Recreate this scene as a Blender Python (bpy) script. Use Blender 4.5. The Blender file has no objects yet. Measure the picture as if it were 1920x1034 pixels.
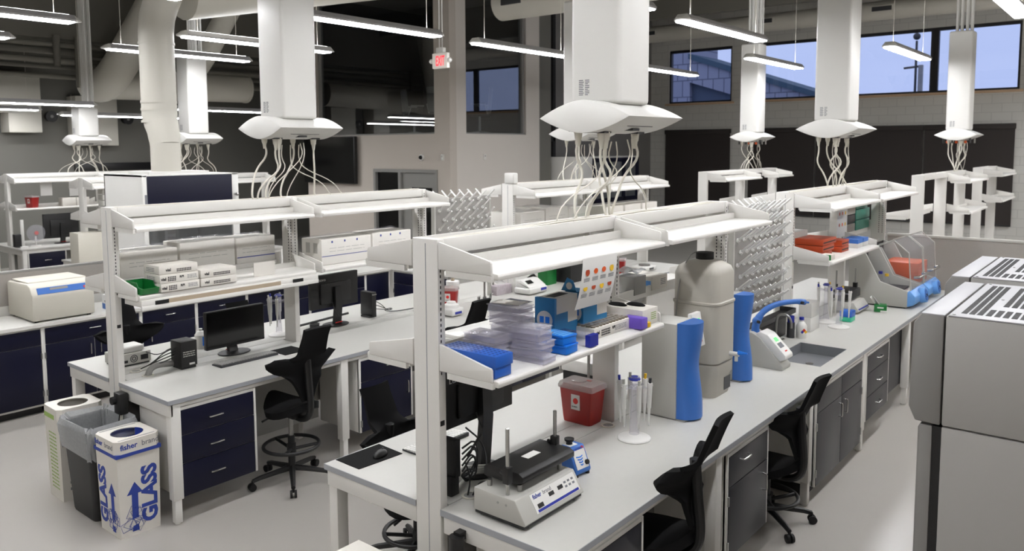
import bpy, bmesh, math, random
from mathutils import Vector, Matrix
random.seed(7)
PI = math.pi
SC = bpy.context.scene
COL = SC.collection

# ---------------------------------------------------------------- camera
W, H = 1920.0, 1034.0
F, YAW, PITCH, ROLL, CX, CY = 1484.2, -0.68533, 0.08742, -0.00497, 956.6, 407.3
cam_data = bpy.data.cameras.new('camera'); cam = bpy.data.objects.new('camera', cam_data); COL.objects.link(cam)
fw = Vector((math.sin(YAW)*math.cos(PITCH), math.cos(YAW)*math.cos(PITCH), -math.sin(PITCH)))
rt = Vector((math.cos(YAW), -math.sin(YAW), 0)); up = rt.cross(fw)
r2 = rt*math.cos(ROLL)+up*math.sin(ROLL); u2 = -rt*math.sin(ROLL)+up*math.cos(ROLL)
mw = Matrix((r2, u2, -fw)).transposed().to_4x4(); mw.translation = Vector((0, 0, 2.65))
cam.matrix_world = mw
cam_data.sensor_width = 36; cam_data.lens = F/W*36
cam_data.shift_x = (W/2-CX)/W; cam_data.shift_y = (CY-H/2)/W
cam_data.clip_end = 400
cam_data.dof.use_dof = True; cam_data.dof.focus_distance = 4.6; cam_data.dof.aperture_fstop = 3.5
SC.camera = cam

# ---------------------------------------------------------------- world (dusk sky) and exposure
world = bpy.data.worlds.new('dusk_sky'); SC.world = world; world.use_nodes = True
wn = world.node_tree.nodes; wl = world.node_tree.links; wn.clear()
wo = wn.new('ShaderNodeOutputWorld'); wb = wn.new('ShaderNodeBackground')
tc = wn.new('ShaderNodeTexCoord'); sx = wn.new('ShaderNodeSeparateXYZ'); cr = wn.new('ShaderNodeValToRGB')
wl.new(tc.outputs['Generated'], sx.inputs[0]); wl.new(sx.outputs['Z'], cr.inputs[0])
cr.color_ramp.elements[0].position = 0.0; cr.color_ramp.elements[0].color = (0.50, 0.58, 0.93, 1)
cr.color_ramp.elements[1].position = 0.5; cr.color_ramp.elements[1].color = (0.62, 0.68, 0.98, 1)
wl.new(cr.outputs[0], wb.inputs[0]); wb.inputs[1].default_value = 1.15
wl.new(wb.outputs[0], wo.inputs[0])
SC.view_settings.view_transform = 'Standard'; SC.view_settings.look = 'None'
SC.view_settings.gamma = 1.0; SC.view_settings.use_curve_mapping = False
SC.view_settings.exposure = 0.0
LAMP = 44.0            # radiance of the pendant lamp diffusers
SC.cycles.use_denoising = True
SC.cycles.max_bounces = 7; SC.cycles.diffuse_bounces = 4; SC.cycles.transparent_max_bounces = 24
SC.cycles.caustics_reflective = False; SC.cycles.caustics_refractive = False
SC.cycles.sample_clamp_indirect = 4.0

# ---------------------------------------------------------------- materials
def lin(c):
    return tuple(((v/255)/12.92 if v/255 <= 0.04045 else ((v/255+0.055)/1.055)**2.4) for v in c)
def mat(name, rgb, rough=0.5, metal=0.0, noise=0.04, scale=8.0, bump=0.0, spec=0.5, emit=0.0, coat=0.0):
    m = bpy.data.materials.new(name); m.use_nodes = True
    nt = m.node_tree; p = nt.nodes['Principled BSDF']; c = lin(rgb)
    p.inputs['Roughness'].default_value = rough; p.inputs['Metallic'].default_value = metal
    p.inputs['Specular IOR Level'].default_value = spec; p.inputs['Coat Weight'].default_value = coat
    co = nt.nodes.new('ShaderNodeTexCoord'); nz = nt.nodes.new('ShaderNodeTexNoise')
    nz.inputs['Scale'].default_value = scale; nz.inputs['Detail'].default_value = 3
    nt.links.new(co.outputs['Object'], nz.inputs['Vector'])
    mx = nt.nodes.new('ShaderNodeMix'); mx.data_type = 'RGBA'
    mx.inputs[6].default_value = tuple(v*(1-noise) for v in c)+(1,); mx.inputs[7].default_value = tuple(min(1, v*(1+noise)) for v in c)+(1,)
    nt.links.new(nz.outputs['Fac'], mx.inputs[0]); nt.links.new(mx.outputs[2], p.inputs['Base Color'])
    if bump:
        b = nt.nodes.new('ShaderNodeBump'); b.inputs['Strength'].default_value = bump; b.inputs['Distance'].default_value = 0.01
        nt.links.new(nz.outputs['Fac'], b.inputs['Height']); nt.links.new(b.outputs[0], p.inputs['Normal'])
    if emit:
        p.inputs['Emission Color'].default_value = c+(1,); p.inputs['Emission Strength'].default_value = emit
    return m
def clear(name, tint=(1, 1, 1), opacity=0.25, rough=0.08, haze=(230, 230, 235)):
    """clear plastic or glass: see-through, with a sheen and a little milky haze"""
    m = bpy.data.materials.new(name); m.use_nodes = True; nt = m.node_tree; n = nt.nodes; n.clear()
    o = n.new('ShaderNodeOutputMaterial'); t = n.new('ShaderNodeBsdfTransparent'); p = n.new('ShaderNodeBsdfPrincipled')
    t.inputs[0].default_value = tuple(tint)+(1,); p.inputs['Base Color'].default_value = lin(haze)+(1,)
    p.inputs['Roughness'].default_value = rough
    lw = n.new('ShaderNodeLayerWeight'); lw.inputs[0].default_value = 0.5
    fr = n.new('ShaderNodeMath'); fr.operation = 'POWER'; fr.inputs[1].default_value = 3.5; nt.links.new(lw.outputs['Facing'], fr.inputs[0])
    fm = n.new('ShaderNodeMath'); fm.operation = 'MULTIPLY'; fm.inputs[1].default_value = 0.35; nt.links.new(fr.outputs[0], fm.inputs[0]); fr = fm
    ad = n.new('ShaderNodeMath'); ad.operation = 'ADD'; ad.use_clamp = True; ad.inputs[1].default_value = opacity
    nz = n.new('ShaderNodeTexNoise'); nz.inputs['Scale'].default_value = 25
    mu = n.new('ShaderNodeMath'); mu.operation = 'MULTIPLY'; mu.inputs[1].default_value = opacity*0.4
    a2 = n.new('ShaderNodeMath'); a2.operation = 'ADD'; a2.use_clamp = True
    ms = n.new('ShaderNodeMixShader'); l = nt.links
    l.new(fr.outputs[0], ad.inputs[0]); l.new(nz.outputs['Fac'], mu.inputs[0]); l.new(ad.outputs[0], a2.inputs[0]); l.new(mu.outputs[0], a2.inputs[1])
    l.new(a2.outputs[0], ms.inputs[0]); l.new(t.outputs[0], ms.inputs[1]); l.new(p.outputs[0], ms.inputs[2]); l.new(ms.outputs[0], o.inputs[0])
    return m
def pane(name, tint=(0.9, 0.93, 0.95), refl=1.5):
    m = bpy.data.materials.new(name); m.use_nodes = True; nt = m.node_tree; n = nt.nodes; n.clear()
    o = n.new('ShaderNodeOutputMaterial'); t = n.new('ShaderNodeBsdfTransparent'); g = n.new('ShaderNodeBsdfGlossy')
    t.inputs[0].default_value = tuple(tint)+(1,); g.inputs['Roughness'].default_value = 0.0
    lw = n.new('ShaderNodeLayerWeight'); fr = n.new('ShaderNodeMath'); fr.operation = 'POWER'; fr.inputs[1].default_value = 4.0; nt.links.new(lw.outputs['Facing'], fr.inputs[0])
    f0 = n.new('ShaderNodeMath'); f0.operation = 'MULTIPLY_ADD'; f0.inputs[1].default_value = 0.9; f0.inputs[2].default_value = ((refl-1)/(refl+1))**2*2; nt.links.new(fr.outputs[0], f0.inputs[0]); fr = f0
    ms = n.new('ShaderNodeMixShader'); l = nt.links
    l.new(fr.outputs[0], ms.inputs[0]); l.new(t.outputs[0], ms.inputs[1]); l.new(g.outputs[0], ms.inputs[2]); l.new(ms.outputs[0], o.inputs[0])
    return m
def brickmat(name, c1, c2, mortar, sx_, sz, rough=0.8, axis='X', msize=0.006):
    m = mat(name, c1, rough, noise=0.05, scale=3); nt = m.node_tree; p = nt.nodes['Principled BSDF']
    br = nt.nodes.new('ShaderNodeTexBrick'); co = nt.nodes.new('ShaderNodeTexCoord'); mp = nt.nodes.new('ShaderNodeMapping')
    mp.inputs['Rotation'].default_value = (PI/2, 0, 0) if axis == 'X' else (PI/2, 0, PI/2)
    br.inputs['Color1'].default_value = lin(c1)+(1,); br.inputs['Color2'].default_value = lin(c2)+(1,); br.inputs['Mortar'].default_value = lin(mortar)+(1,)
    br.inputs['Scale'].default_value = 1; br.inputs['Brick Width'].default_value = sx_; br.inputs['Row Height'].default_value = sz; br.inputs['Mortar Size'].default_value = msize
    sp = nt.nodes.new('ShaderNodeSeparateXYZ'); cb = nt.nodes.new('ShaderNodeCombineXYZ'); l = nt.links
    l.new(co.outputs['Object'], sp.inputs[0]); l.new(sp.outputs['X' if axis == 'X' else 'Y'], cb.inputs[0]); l.new(sp.outputs['Z'], cb.inputs[1])
    l.new(cb.outputs[0], br.inputs['Vector']); l.new(br.outputs['Color'], p.inputs['Base Color'])
    return m
M = {}
M['white'] = mat('white_powder_coat', (234, 232, 227), 0.38, noise=0.015, scale=3)
M['whitep'] = mat('white_plastic', (232, 231, 227), 0.35, noise=0.015)
M['offwhite'] = mat('ivory_plastic', (214, 210, 198), 0.45, noise=0.02)
M['top'] = mat('light_gray_laminate', (203, 202, 197), 0.42, noise=0.02, scale=30)
M['edge'] = mat('gray_edge_banding', (158, 161, 166), 0.5, noise=0.03)
M['navy'] = mat('navy_laminate', (17, 18, 40), 0.4, noise=0.05, spec=0.3)
M['slate'] = mat('charcoal_laminate', (40, 40, 46), 0.4, noise=0.04, spec=0.4)
M['chrome'] = mat('brushed_steel', (205, 205, 203), 0.25, 1.0, noise=0.03)
M['steel'] = mat('satin_steel', (165, 165, 162), 0.35, 1.0, noise=0.06)
M['black'] = mat('black_plastic', (20, 20, 21), 0.45, noise=0.1)
M['fabric'] = mat('black_upholstery', (15, 15, 16), 0.85, noise=0.2, scale=120, spec=0.2)
M['rubber'] = mat('black_rubber', (14, 14, 15), 0.7, noise=0.1)
M['dgray'] = mat('dark_gray_plastic', (48, 49, 52), 0.5)
M['mgray'] = mat('mid_gray_paint', (140, 139, 136), 0.5)
M['lgray'] = mat('instrument_gray', (187, 186, 180), 0.45, noise=0.02)
M['pgray'] = mat('partition_fabric', (158, 153, 147), 0.85, noise=0.06, scale=90)
M['paintA'] = mat('warm_gray_paint', (196, 188, 179), 0.75, noise=0.02, scale=2)
M['paintD'] = mat('dark_gray_paint', (112, 111, 105), 0.75, noise=0.03, scale=2)
M['paintA_lit'] = mat('warm_gray_paint_lit_side', (214, 208, 201), 0.75, noise=0.02, scale=2)  # wall A paint made lighter: the extra light on this side is in the colour
M['paintC'] = mat('mid_gray_wall_paint', (122, 120, 118), 0.75, noise=0.02, scale=2)
M['ceil'] = mat('gray_deck_paint', (104, 102, 94), 0.8, noise=0.03, scale=2)
M['duct'] = mat('white_duct_paint', (205, 202, 192), 0.5, noise=0.02, scale=3)
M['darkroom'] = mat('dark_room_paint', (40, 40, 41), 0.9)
M['frameblk'] = mat('black_aluminium', (24, 22, 24), 0.5)
M['blind'] = mat('dark_brown_blind_fabric', (42, 36, 34), 0.7, noise=0.08, scale=60)
M['sill'] = mat('oak_sill', (196, 168, 138), 0.5, noise=0.08, scale=20)
M['blue'] = mat('blue_plastic', (54, 108, 186), 0.4, noise=0.02)
M['lblue'] = mat('light_blue_plastic', (112, 170, 238), 0.35, noise=0.02)
M['rackblue'] = mat('rack_blue_plastic', (38, 96, 190), 0.35, noise=0.03)
M['brightblue'] = mat('bright_blue_plastic', (20, 120, 226), 0.3, noise=0.03)
M['dblue'] = mat('deep_blue_plastic', (26, 40, 150), 0.4)
M['tealblue'] = mat('printed_teal_blue_card', (36, 122, 176), 0.55)
M['red'] = mat('sharps_red_plastic', (150, 26, 24), 0.35, noise=0.03)
M['green'] = mat('green_plastic', (12, 112, 48), 0.4)
M['orange'] = mat('orange_plastic', (222, 88, 20), 0.4)
M['rust'] = mat('amber_rust_plastic', (172, 62, 20), 0.4, noise=0.1)
M['yellow'] = mat('yellow_plastic', (235, 190, 40), 0.4)
M['purple'] = mat('purple_plastic', (112, 84, 196), 0.4)
M['cardw'] = mat('white_cardboard', (226, 222, 214), 0.7, noise=0.03, scale=15)
M['cardb'] = mat('kraft_cardboard', (176, 160, 138), 0.8, noise=0.05)
M['paper'] = mat('white_paper', (236, 235, 232), 0.8, noise=0.01)
M['ink'] = mat('black_ink', (22, 22, 24), 0.7)
M['blueink'] = mat('blue_print_ink', (40, 64, 150), 0.6)
M['greenink'] = mat('green_print_ink', (150, 178, 96), 0.7)
M['redink'] = mat('red_print_ink', (206, 40, 34), 0.6)
M['grayink'] = mat('gray_print_ink', (120, 122, 128), 0.7)
M['cable'] = mat('white_cable_sheath', (222, 218, 206), 0.45)
M['lamp'] = mat('lit_lamp_diffuser', (253, 253, 255), 0.5, noise=0.0, emit=LAMP)
M['uplamp'] = mat('lit_lamp_top', (253, 253, 255), 0.5, noise=0.0, emit=LAMP*0.55)
M['lcd'] = mat('lit_green_display', (40, 220, 80), 0.3, noise=0.0, emit=0.8)
M['exitred'] = mat('lit_red_exit_letters', (255, 46, 60), 0.4, noise=0.0, emit=1.2)
M['exitface'] = mat('exit_sign_face', (214, 208, 200), 0.5, emit=0.25)
M['screen'] = mat('dark_screen_glass', (8, 8, 9), 0.12, noise=0.0)
M['frz'] = mat('freezer_gray_enamel', (162, 160, 156), 0.42, noise=0.015, scale=4)
M['frzd'] = mat('freezer_door_gray', (128, 126, 124), 0.42, noise=0.015, scale=4)
M['frzt'] = mat('freezer_light_top', (172, 172, 175), 0.45, noise=0.015, scale=4, spec=0.3)
M['clear'] = clear('clear_plastic', opacity=0.16)
M['cartonw'] = mat('bright_white_carton', (243, 240, 233), 0.6, noise=0.02, scale=15)
M['lidclear'] = clear('milky_bin_lid', opacity=0.34, haze=(225, 218, 218))
M['hood'] = clear('clear_hood_acrylic', opacity=0.03, haze=(170, 170, 175))
M['clearg'] = clear('stacked_clear_plastic', tint=(0.965, 0.96, 0.98), opacity=0.15, haze=(232, 231, 238))
M['clearb'] = clear('clear_blue_plastic', tint=(0.55, 0.66, 0.85), opacity=0.3, haze=(70, 100, 150))
M['wrap'] = clear('shrink_wrap_film', opacity=0.03, rough=0.15)
M['liner'] = clear('bin_liner_film', tint=(0.86, 0.87, 0.88), opacity=0.36, rough=0.22, haze=(216, 218, 220))
M['glass'] = pane('window_glass', refl=1.33)
M['tintglass'] = pane('inner_window_glass', tint=(0.75, 0.77, 0.80), refl=1.8)
M['glassware'] = clear('glassware', opacity=0.06, rough=0.02, haze=(225, 228, 228))
M['cmu'] = brickmat('painted_block_wall', (205, 204, 199), (202, 201, 196), (188, 187, 183), 0.4, 0.2, msize=0.008)
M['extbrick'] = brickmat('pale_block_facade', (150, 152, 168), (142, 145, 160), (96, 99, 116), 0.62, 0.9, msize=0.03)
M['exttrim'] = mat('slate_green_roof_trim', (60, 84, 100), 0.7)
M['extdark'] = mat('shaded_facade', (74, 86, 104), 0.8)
def floor_mat():
    m = mat('polished_epoxy_floor', (180, 176, 170), 0.27, noise=0.03, scale=1.2); return m
M['floor'] = floor_mat()

# ---------------------------------------------------------------- mesh building
class MB:
    def __init__(self): self.bm = bmesh.new()
    def _addv(self, vs, faces):
        b = [self.bm.verts.new(v) for v in vs]
        for f in faces:
            try: self.bm.faces.new([b[i] for i in f])
            except ValueError: pass
        return b
    def box(self, x0, x1, y0, y1, z0, z1, b=0.0, seg=2):
        r = bmesh.ops.create_cube(self.bm, size=1.0, matrix=Matrix.Translation(((x0+x1)/2, (y0+y1)/2, (z0+z1)/2)) @ Matrix.Diagonal((abs(x1-x0), abs(y1-y0), abs(z1-z0), 1)))
        if b > 0:
            es = list({e for v in r['verts'] for e in v.link_edges})
            bmesh.ops.bevel(self.bm, geom=es, offset=b, segments=seg, affect='EDGES', profile=0.5)
        return self
    def cyl(self, p0, p1, r, rb=None, n=16, cap=True):
        p0, p1 = Vector(p0), Vector(p1); rb = r if rb is None else rb
        d = p1-p0; L = d.length
        if L < 1e-6: return self
        q = d.to_track_quat('Z', 'Y').to_matrix().to_4x4()
        bmesh.ops.create_cone(self.bm, cap_ends=cap, cap_tris=False, segments=n, radius1=r, radius2=rb, depth=L, matrix=Matrix.Translation((p0+p1)/2) @ q)
        return self
    def tube(self, pts, r, n=8, closed=False, smooth=0):
        P = [Vector(p) for p in pts]
        for _ in range(smooth):
            Q = []
            if not closed: Q.append(P[0])
            N = len(P)
            for i in range(N if closed else N-1):
                a, b = P[i], P[(i+1) % N]; Q += [a*0.75+b*0.25, a*0.25+b*0.75]
            if not closed: Q.append(P[-1])
            P = Q
        N = len(P); rings = []; prev = None
        for i in range(N):
            t = (P[(i+1) % N]-P[i-1]) if (closed or 0 < i < N-1) else ((P[1]-P[0]) if i == 0 else (P[-1]-P[-2]))
            if t.length < 1e-9: t = Vector((0, 0, 1))
            t.normalize()
            if prev is None:
                a = Vector((0, 0, 1)) if abs(t.z) < 0.9 else Vector((1, 0, 0)); u = t.cross(a).normalized()
            else:
                u = (prev-t*prev.dot(t));
                if u.length < 1e-6: u = t.orthogonal()
                u.normalize()
            prev = u; v = t.cross(u); rr = r[i*len(r)//N] if isinstance(r, (list, tuple)) else r
            rings.append([self.bm.verts.new(P[i]+(u*math.cos(2*PI*k/n)+v*math.sin(2*PI*k/n))*rr) for k in range(n)])
        for i in range(N if closed else N-1):
            a, b = rings[i], rings[(i+1) % N]
            for k in range(n): self.bm.faces.new((a[k], a[(k+1) % n], b[(k+1) % n], b[k]))
        if not closed:
            self.bm.faces.new(rings[0][::-1]); self.bm.faces.new(rings[-1])
        return self
    def lathe(self, c, prof, n=24, sx=1.0, sy=1.0):
        rings = []
        for r, z in prof:
            rings.append([self.bm.verts.new((c[0]+max(r, 1e-5)*sx*math.cos(2*PI*k/n), c[1]+max(r, 1e-5)*sy*math.sin(2*PI*k/n), c[2]+z)) for k in range(n)])
        for a, b in zip(rings, rings[1:]):
            for k in range(n): self.bm.faces.new((a[k], a[(k+1) % n], b[(k+1) % n], b[k]))
        self.bm.faces.new(rings[0][::-1]); self.bm.faces.new(rings[-1])
        return self
    def prism(self, pts, axis, a0, a1, b=0.0):
        f = {'x': lambda p, a: (a, p[0], p[1]), 'y': lambda p, a: (p[0], a, p[1]), 'z': lambda p, a: (p[0], p[1], a)}[axis]
        n = len(pts); A = [self.bm.verts.new(f(p, a0)) for p in pts]; B = [self.bm.verts.new(f(p, a1)) for p in pts]
        fs = [self.bm.faces.new(A), self.bm.faces.new(B[::-1])]
        for i in range(n): fs.append(self.bm.faces.new((A[i], B[i], B[(i+1) % n], A[(i+1) % n])))
        bmesh.ops.recalc_face_normals(self.bm, faces=fs)
        if b:
            es = list({e for fc in fs for e in fc.edges}); bmesh.ops.bevel(self.bm, geom=es, offset=b, segments=2, affect='EDGES', profile=0.5)
        return self
    def quad(self, *v): self._addv(v, [tuple(range(len(v)))]); return self
    def loft(self, rings, closed=True, cap=True):
        R = [[self.bm.verts.new(p) for p in r] for r in rings]; n = len(R[0])
        for a, b in zip(R, R[1:]):
            for k in range(n if closed else n-1): self.bm.faces.new((a[k], a[(k+1) % n], b[(k+1) % n], b[k]))
        if cap and closed:
            self.bm.faces.new(R[0][::-1]); self.bm.faces.new(R[-1])
        return self
    def sheet(self, f, nu, nv, th=0.0):
        g = [[self.bm.verts.new(f(i/nu, j/nv)) for i in range(nu+1)] for j in range(nv+1)]
        fs = []
        for j in range(nv):
            for i in range(nu): fs.append(self.bm.faces.new((g[j][i], g[j][i+1], g[j+1][i+1], g[j+1][i])))
        if th:
            bmesh.ops.recalc_face_normals(self.bm, faces=fs); bmesh.ops.solidify(self.bm, geom=fs, thickness=th)
        return self
    def ball(self, c, r, sx=1, sy=1, sz=1, u=16, v=10):
        bmesh.ops.create_uvsphere(self.bm, u_segments=u, v_segments=v, radius=r, matrix=Matrix.Translation(c) @ Matrix.Diagonal((sx, sy, sz, 1))); return self
    def text(self, s, size, m, ex=0.0006, bold=0.0, align='LEFT', sh=0.0):
        cu = bpy.data.curves.new('t', 'FONT'); cu.body = s; cu.size = size; cu.extrude = ex; cu.offset = bold; cu.align_x = align; cu.shear = sh; cu.resolution_u = 3
        o = bpy.data.objects.new('t', cu); COL.objects.link(o)
        dg = bpy.context.evaluated_depsgraph_get(); me = bpy.data.meshes.new_from_object(o.evaluated_get(dg))
        me.transform(m); self.bm.from_mesh(me); bpy.data.meshes.remove(me); bpy.data.objects.remove(o); bpy.data.curves.remove(cu)
        return self
    def xf(self, m): self.bm.transform(m); return self
    def build(self, name, m, parent=None, sharp=35, loc=None, rz=0.0, fix=True):
        if fix: bmesh.ops.recalc_face_normals(self.bm, faces=self.bm.faces)
        me = bpy.data.meshes.new(name); self.bm.to_mesh(me); self.bm.free()
        for p in me.polygons: p.use_smooth = True
        me.set_sharp_from_angle(angle=math.radians(sharp))
        me.materials.append(M[m] if isinstance(m, str) else m)
        o = bpy.data.objects.new(name, me); COL.objects.link(o)
        if parent is not None: o.parent = parent
        if loc is not None: o.location = loc
        if rz: o.rotation_euler = (0, 0, rz)
        return o
def tag(o, label, cat, group=None, kind=None):
    o['label'] = label; o['category'] = cat
    if group: o['group'] = group
    if kind: o['kind'] = kind
    return o
def thing(name, label, cat, loc=(0, 0, 0), rz=0.0, group=None):
    o = bpy.data.objects.new(name, None); COL.objects.link(o); o.location = loc; o.rotation_euler = (0, 0, rz); o.empty_display_size = 0.1
    return tag(o, label, cat, group)
def struct(mb, name, m, **k):
    o = mb.build(name, m, **k); o['kind'] = 'structure'; return o
def dup(root, loc, rz=None, label=None, group=None):
    r = root.copy(); COL.objects.link(r); r.location = loc
    if rz is not None: r.rotation_euler = (0, 0, rz)
    if label: r['label'] = label
    if group: r['group'] = group
    for ch in list(root.children):
        c = ch.copy(); COL.objects.link(c); c.parent = r
        for g in ch.children:
            d = g.copy(); COL.objects.link(d); d.parent = c
    return r
def face_m(origin, right, upv):
    """matrix that lays text (x right, y up) onto a face"""
    r_, u_ = Vector(right).normalized(), Vector(upv).normalized(); n_ = r_.cross(u_)
    m = Matrix((r_, u_, n_)).transposed().to_4x4(); m.translation = Vector(origin); return m
def simple(name, label, cat, mb, m, group=None, **k):
    return tag(mb.build(name, m, **k), label, cat, group)
# ---------------------------------------------------------------- room shell
struct(MB().box(-20.2, 4.2, -4.2, 21.6, -0.12, 0.0), 'floor', 'floor')
struct(MB().box(-20.2, 4.2, -4.2, 21.6, 6.35, 6.5), 'ceiling', 'ceil')
# window wall: blind bays below, clerestory windows above
WX = [(-11.16, -9.24), (-8.68, -6.79), (-6.72, -4.26), (-4.19, -2.48)]
m = MB(); Y0, Y1 = 21.0, 21.25; zs, zt = 3.90, 5.42
m.box(-11.9, 4.2, Y0, Y1, 0, zs).box(-11.9, 4.2, Y0, Y1, zt, 6.35)
m.box(-11.9, WX[0][0], Y0, Y1, zs, zt).box(WX[0][1], WX[1][0], Y0, Y1, zs, zt).box(WX[3][1], 4.2, Y0, Y1, zs, zt)
struct(m, 'wall_windows', 'cmu')
for i, (a, b) in enumerate([WX[0], (WX[1][0], WX[3][1])]):
    struct(MB().box(a-0.08, b+0.08, 20.9, 21.1, 3.84, 3.90, 0.008), 'trim_%d' % (i+1), 'sill')
for i, (a, b) in enumerate(WX):
    w = struct(MB().box(a, b, 21.10, 21.11, zs+0.03, zt-0.03), 'window_%d' % (i+1), 'glass')
    f = MB(); t = 0.05
    f.box(a-0.04, a+t, 21.04, 21.16, zs, zt).box(b-t, b+0.04, 21.04, 21.16, zs, zt).box(a+t, b-t, 21.04, 21.16, zs, zs+t).box(a+t, b-t, 21.04, 21.16, zt-0.07, zt)
    fr = f.build('window_frame', 'frameblk', w); fr['kind'] = 'structure'
struct(MB().box(4.0, 4.2, -4.2, 21.0, 0, 6.35), 'wall_right', 'paintA')
struct(MB().box(-20.2, 4.0, -4.2, -4.0, 0, 6.35), 'wall_near', 'paintA')
struct(MB().box(-20.2, -20.0, -4.0, 16.2, 0, 6.35), 'wall_left', 'paintD')
struct(MB().box(-20.0, -16.3, 16.0, 16.2, 0, 6.35), 'wall_hall', 'paintD')
# wall A (facing the benches) with the door opening and the upper meeting-room window
m = MB(); xa, xb = -16.25, -11.41
wxa, wxb, wz0, wz1 = -15.82, -11.86, 2.95, 6.05
dxa, dxb, dz = -13.80, -11.78, 2.19
m.box(xa, dxa, 12.0, 12.2, 0, 2.85).box(dxb, xb, 12.0, 12.2, 0, 2.85).box(dxa, dxb, 12.0, 12.2, dz, 2.85)
m.box(xa, xb, 12.0, 12.2, 2.85, wz0).box(xa, wxa, 12.0, 12.2, wz0, wz1).box(wxb, xb, 12.0, 12.2, wz0, wz1).box(xa, xb, 12.0, 12.2, wz1, 6.35)
struct(m, 'wall_meeting_room', 'paintA')
m = MB(); wya, wyb = 12.5, 14.56
m.box(-11.61, xb, 12.2, 15.07, 0, wz0).box(-11.61, xb, 12.2, wya, wz0, wz1).box(-11.61, xb, wyb, 15.07, wz0, wz1).box(-11.61, xb, 12.2, 15.07, wz1, 6.35)
struct(m, 'wall_corner', 'paintA_lit')
struct(MB().box(-11.85, -11.50, 15.07, 15.65, 0, 6.35), 'trim_3', 'paintD')
struct(MB().box(-11.95, -11.75, 15.65, 21.0, 0, 6.35), 'wall_far_left', 'paintC')
# meeting room interior behind the walls (two dark floors)
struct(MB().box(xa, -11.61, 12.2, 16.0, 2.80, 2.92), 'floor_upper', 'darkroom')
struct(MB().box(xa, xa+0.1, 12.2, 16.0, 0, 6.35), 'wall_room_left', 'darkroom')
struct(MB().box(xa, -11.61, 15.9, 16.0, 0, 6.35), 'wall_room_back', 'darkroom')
w = struct(MB().box(wxa, wxb, 12.09, 12.10, wz0, wz1), 'window_5', 'tintglass')
fr = MB().box(wxa, wxa+0.06, 12.05, 12.15, wz0, wz1).box(wxb-0.02, wxb, 12.05, 12.15, wz0, wz1).box(wxa, wxb, 12.05, 12.15, wz0, wz0+0.03).box(wxa+0.06, wxa+0.09, 12.07, 12.15, wz0, wz1).build('window_frame', 'mgray', w); fr['kind'] = 'structure'
w = struct(MB().box(-11.50, -11.49, wya, wyb, wz0, wz1), 'window_6', 'tintglass')
fr = MB().box(-11.55, -11.43, wya, wya+0.02, wz0, wz1).box(-11.55, -11.43, wyb-0.1, wyb-0.07, wz0, wz1).box(-11.55, -11.43, wya, wyb, wz0, wz0+0.03).build('window_frame', 'mgray', w); fr['kind'] = 'structure'
# door with side light in wall A
d = struct(MB().box(dxa, dxa+0.07, 11.97, 12.12, 0, dz).box(dxb-0.07, dxb, 11.97, 12.12, 0, dz).box(dxa+0.07, dxb-0.07, 11.97, 12.12, dz-0.07, dz).box(-12.98, -12.90, 11.97, 12.12, 0, dz-0.07), 'door_1', 'mgray')
for nm, mb, mt in [('side_light', MB().box(-13.72, -12.99, 12.04, 12.05, 0.05, dz-0.08), 'screen'),
                   ('door_leaf', MB().box(-12.89, -12.62, 12.03, 12.07, 0, dz-0.08).box(-11.98, -11.86, 12.03, 12.07, 0, dz-0.08).box(-12.62, -11.98, 12.03, 12.07, 1.80, dz-0.08).box(-12.62, -11.98, 12.03, 12.07, 0, 0.3), 'mgray'),
                   ('door_glass', MB().box(-12.62, -11.98, 12.045, 12.055, 0.3, 1.80), 'screen')]:
    mb.build(nm, mt, d)
# ---------------------------------------------------------------- blinds
for (a, b, lb) in [(-11.23, -9.21, 'dark brown roller blind lowered beside the far left corner, under the smallest window'),
                   (-8.70, -6.90, 'dark brown roller blind just right of the bare wall strip, second from the left corner'),
                   (-6.90, -4.36, 'dark brown roller blind in the middle of the wide blind bay'),
                   (-4.36, -2.50, 'dark brown roller blind at the right end of the window wall')]:
    t = thing('roller_blind', lb, 'blind', ((a+b)/2, 20.93, 3.05), group='roller blinds under the high windows')
    w = (b-a)/2
    MB().box(-w+0.012, w-0.012, -0.006, 0.0, -2.2, 0.0).build('blind_fabric', 'blind', t)
    MB().box(-w+0.002, w-0.002, -0.05, 0.055, -0.03, 0.09, 0.01).build('blind_cassette', 'blind', t)
    MB().box(-w+0.012, w-0.012, -0.015, 0.01, -2.24, -2.2, 0.004).build('bottom_bar', 'frameblk', t)
# ---------------------------------------------------------------- outside the windows
t = thing('pale_block_building', 'pale block walled building with dark sloping roof trim seen through the leftmost window', 'building', (-21, 44, 0))
MB().box(-4, 0.75, -3.5, 0, 0, 14).build('tower_wall', 'extbrick', t)
MB().prism([(0.75, 7.45), (14, 2.9), (14, 2.0), (0.75, 6.2)], 'y', -3.6, 0).build('parapet_wall', 'extbrick', t)
MB().prism([(0.75, 7.75), (14, 3.15), (14, 2.9), (0.75, 7.45)], 'y', -3.75, 0.1).build('roof_trim', 'exttrim', t)
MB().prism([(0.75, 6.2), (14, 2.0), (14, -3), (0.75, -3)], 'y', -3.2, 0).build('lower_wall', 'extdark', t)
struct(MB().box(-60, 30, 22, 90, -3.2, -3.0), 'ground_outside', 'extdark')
t = thing('street_lamp', 'tall dark street lamp pole with side arms outside the third window', 'street lamp', (-8.78, 40, -3))
MB().cyl((0, 0, 0), (0, 0, 10.4), 0.07, 0.05).build('pole', 'dgray', t)
MB().ball((0, 0, 10.6), 0.16).build('finial', 'dgray', t)
MB().tube([(-0.5, 0, 9.2), (0.2, 0, 9.25)], 0.05).build('arm', 'dgray', t)
MB().box(0.12, 0.3, -0.1, 0.1, 5.5, 9.3).build('banner_post', 'mgray', t)
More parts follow.
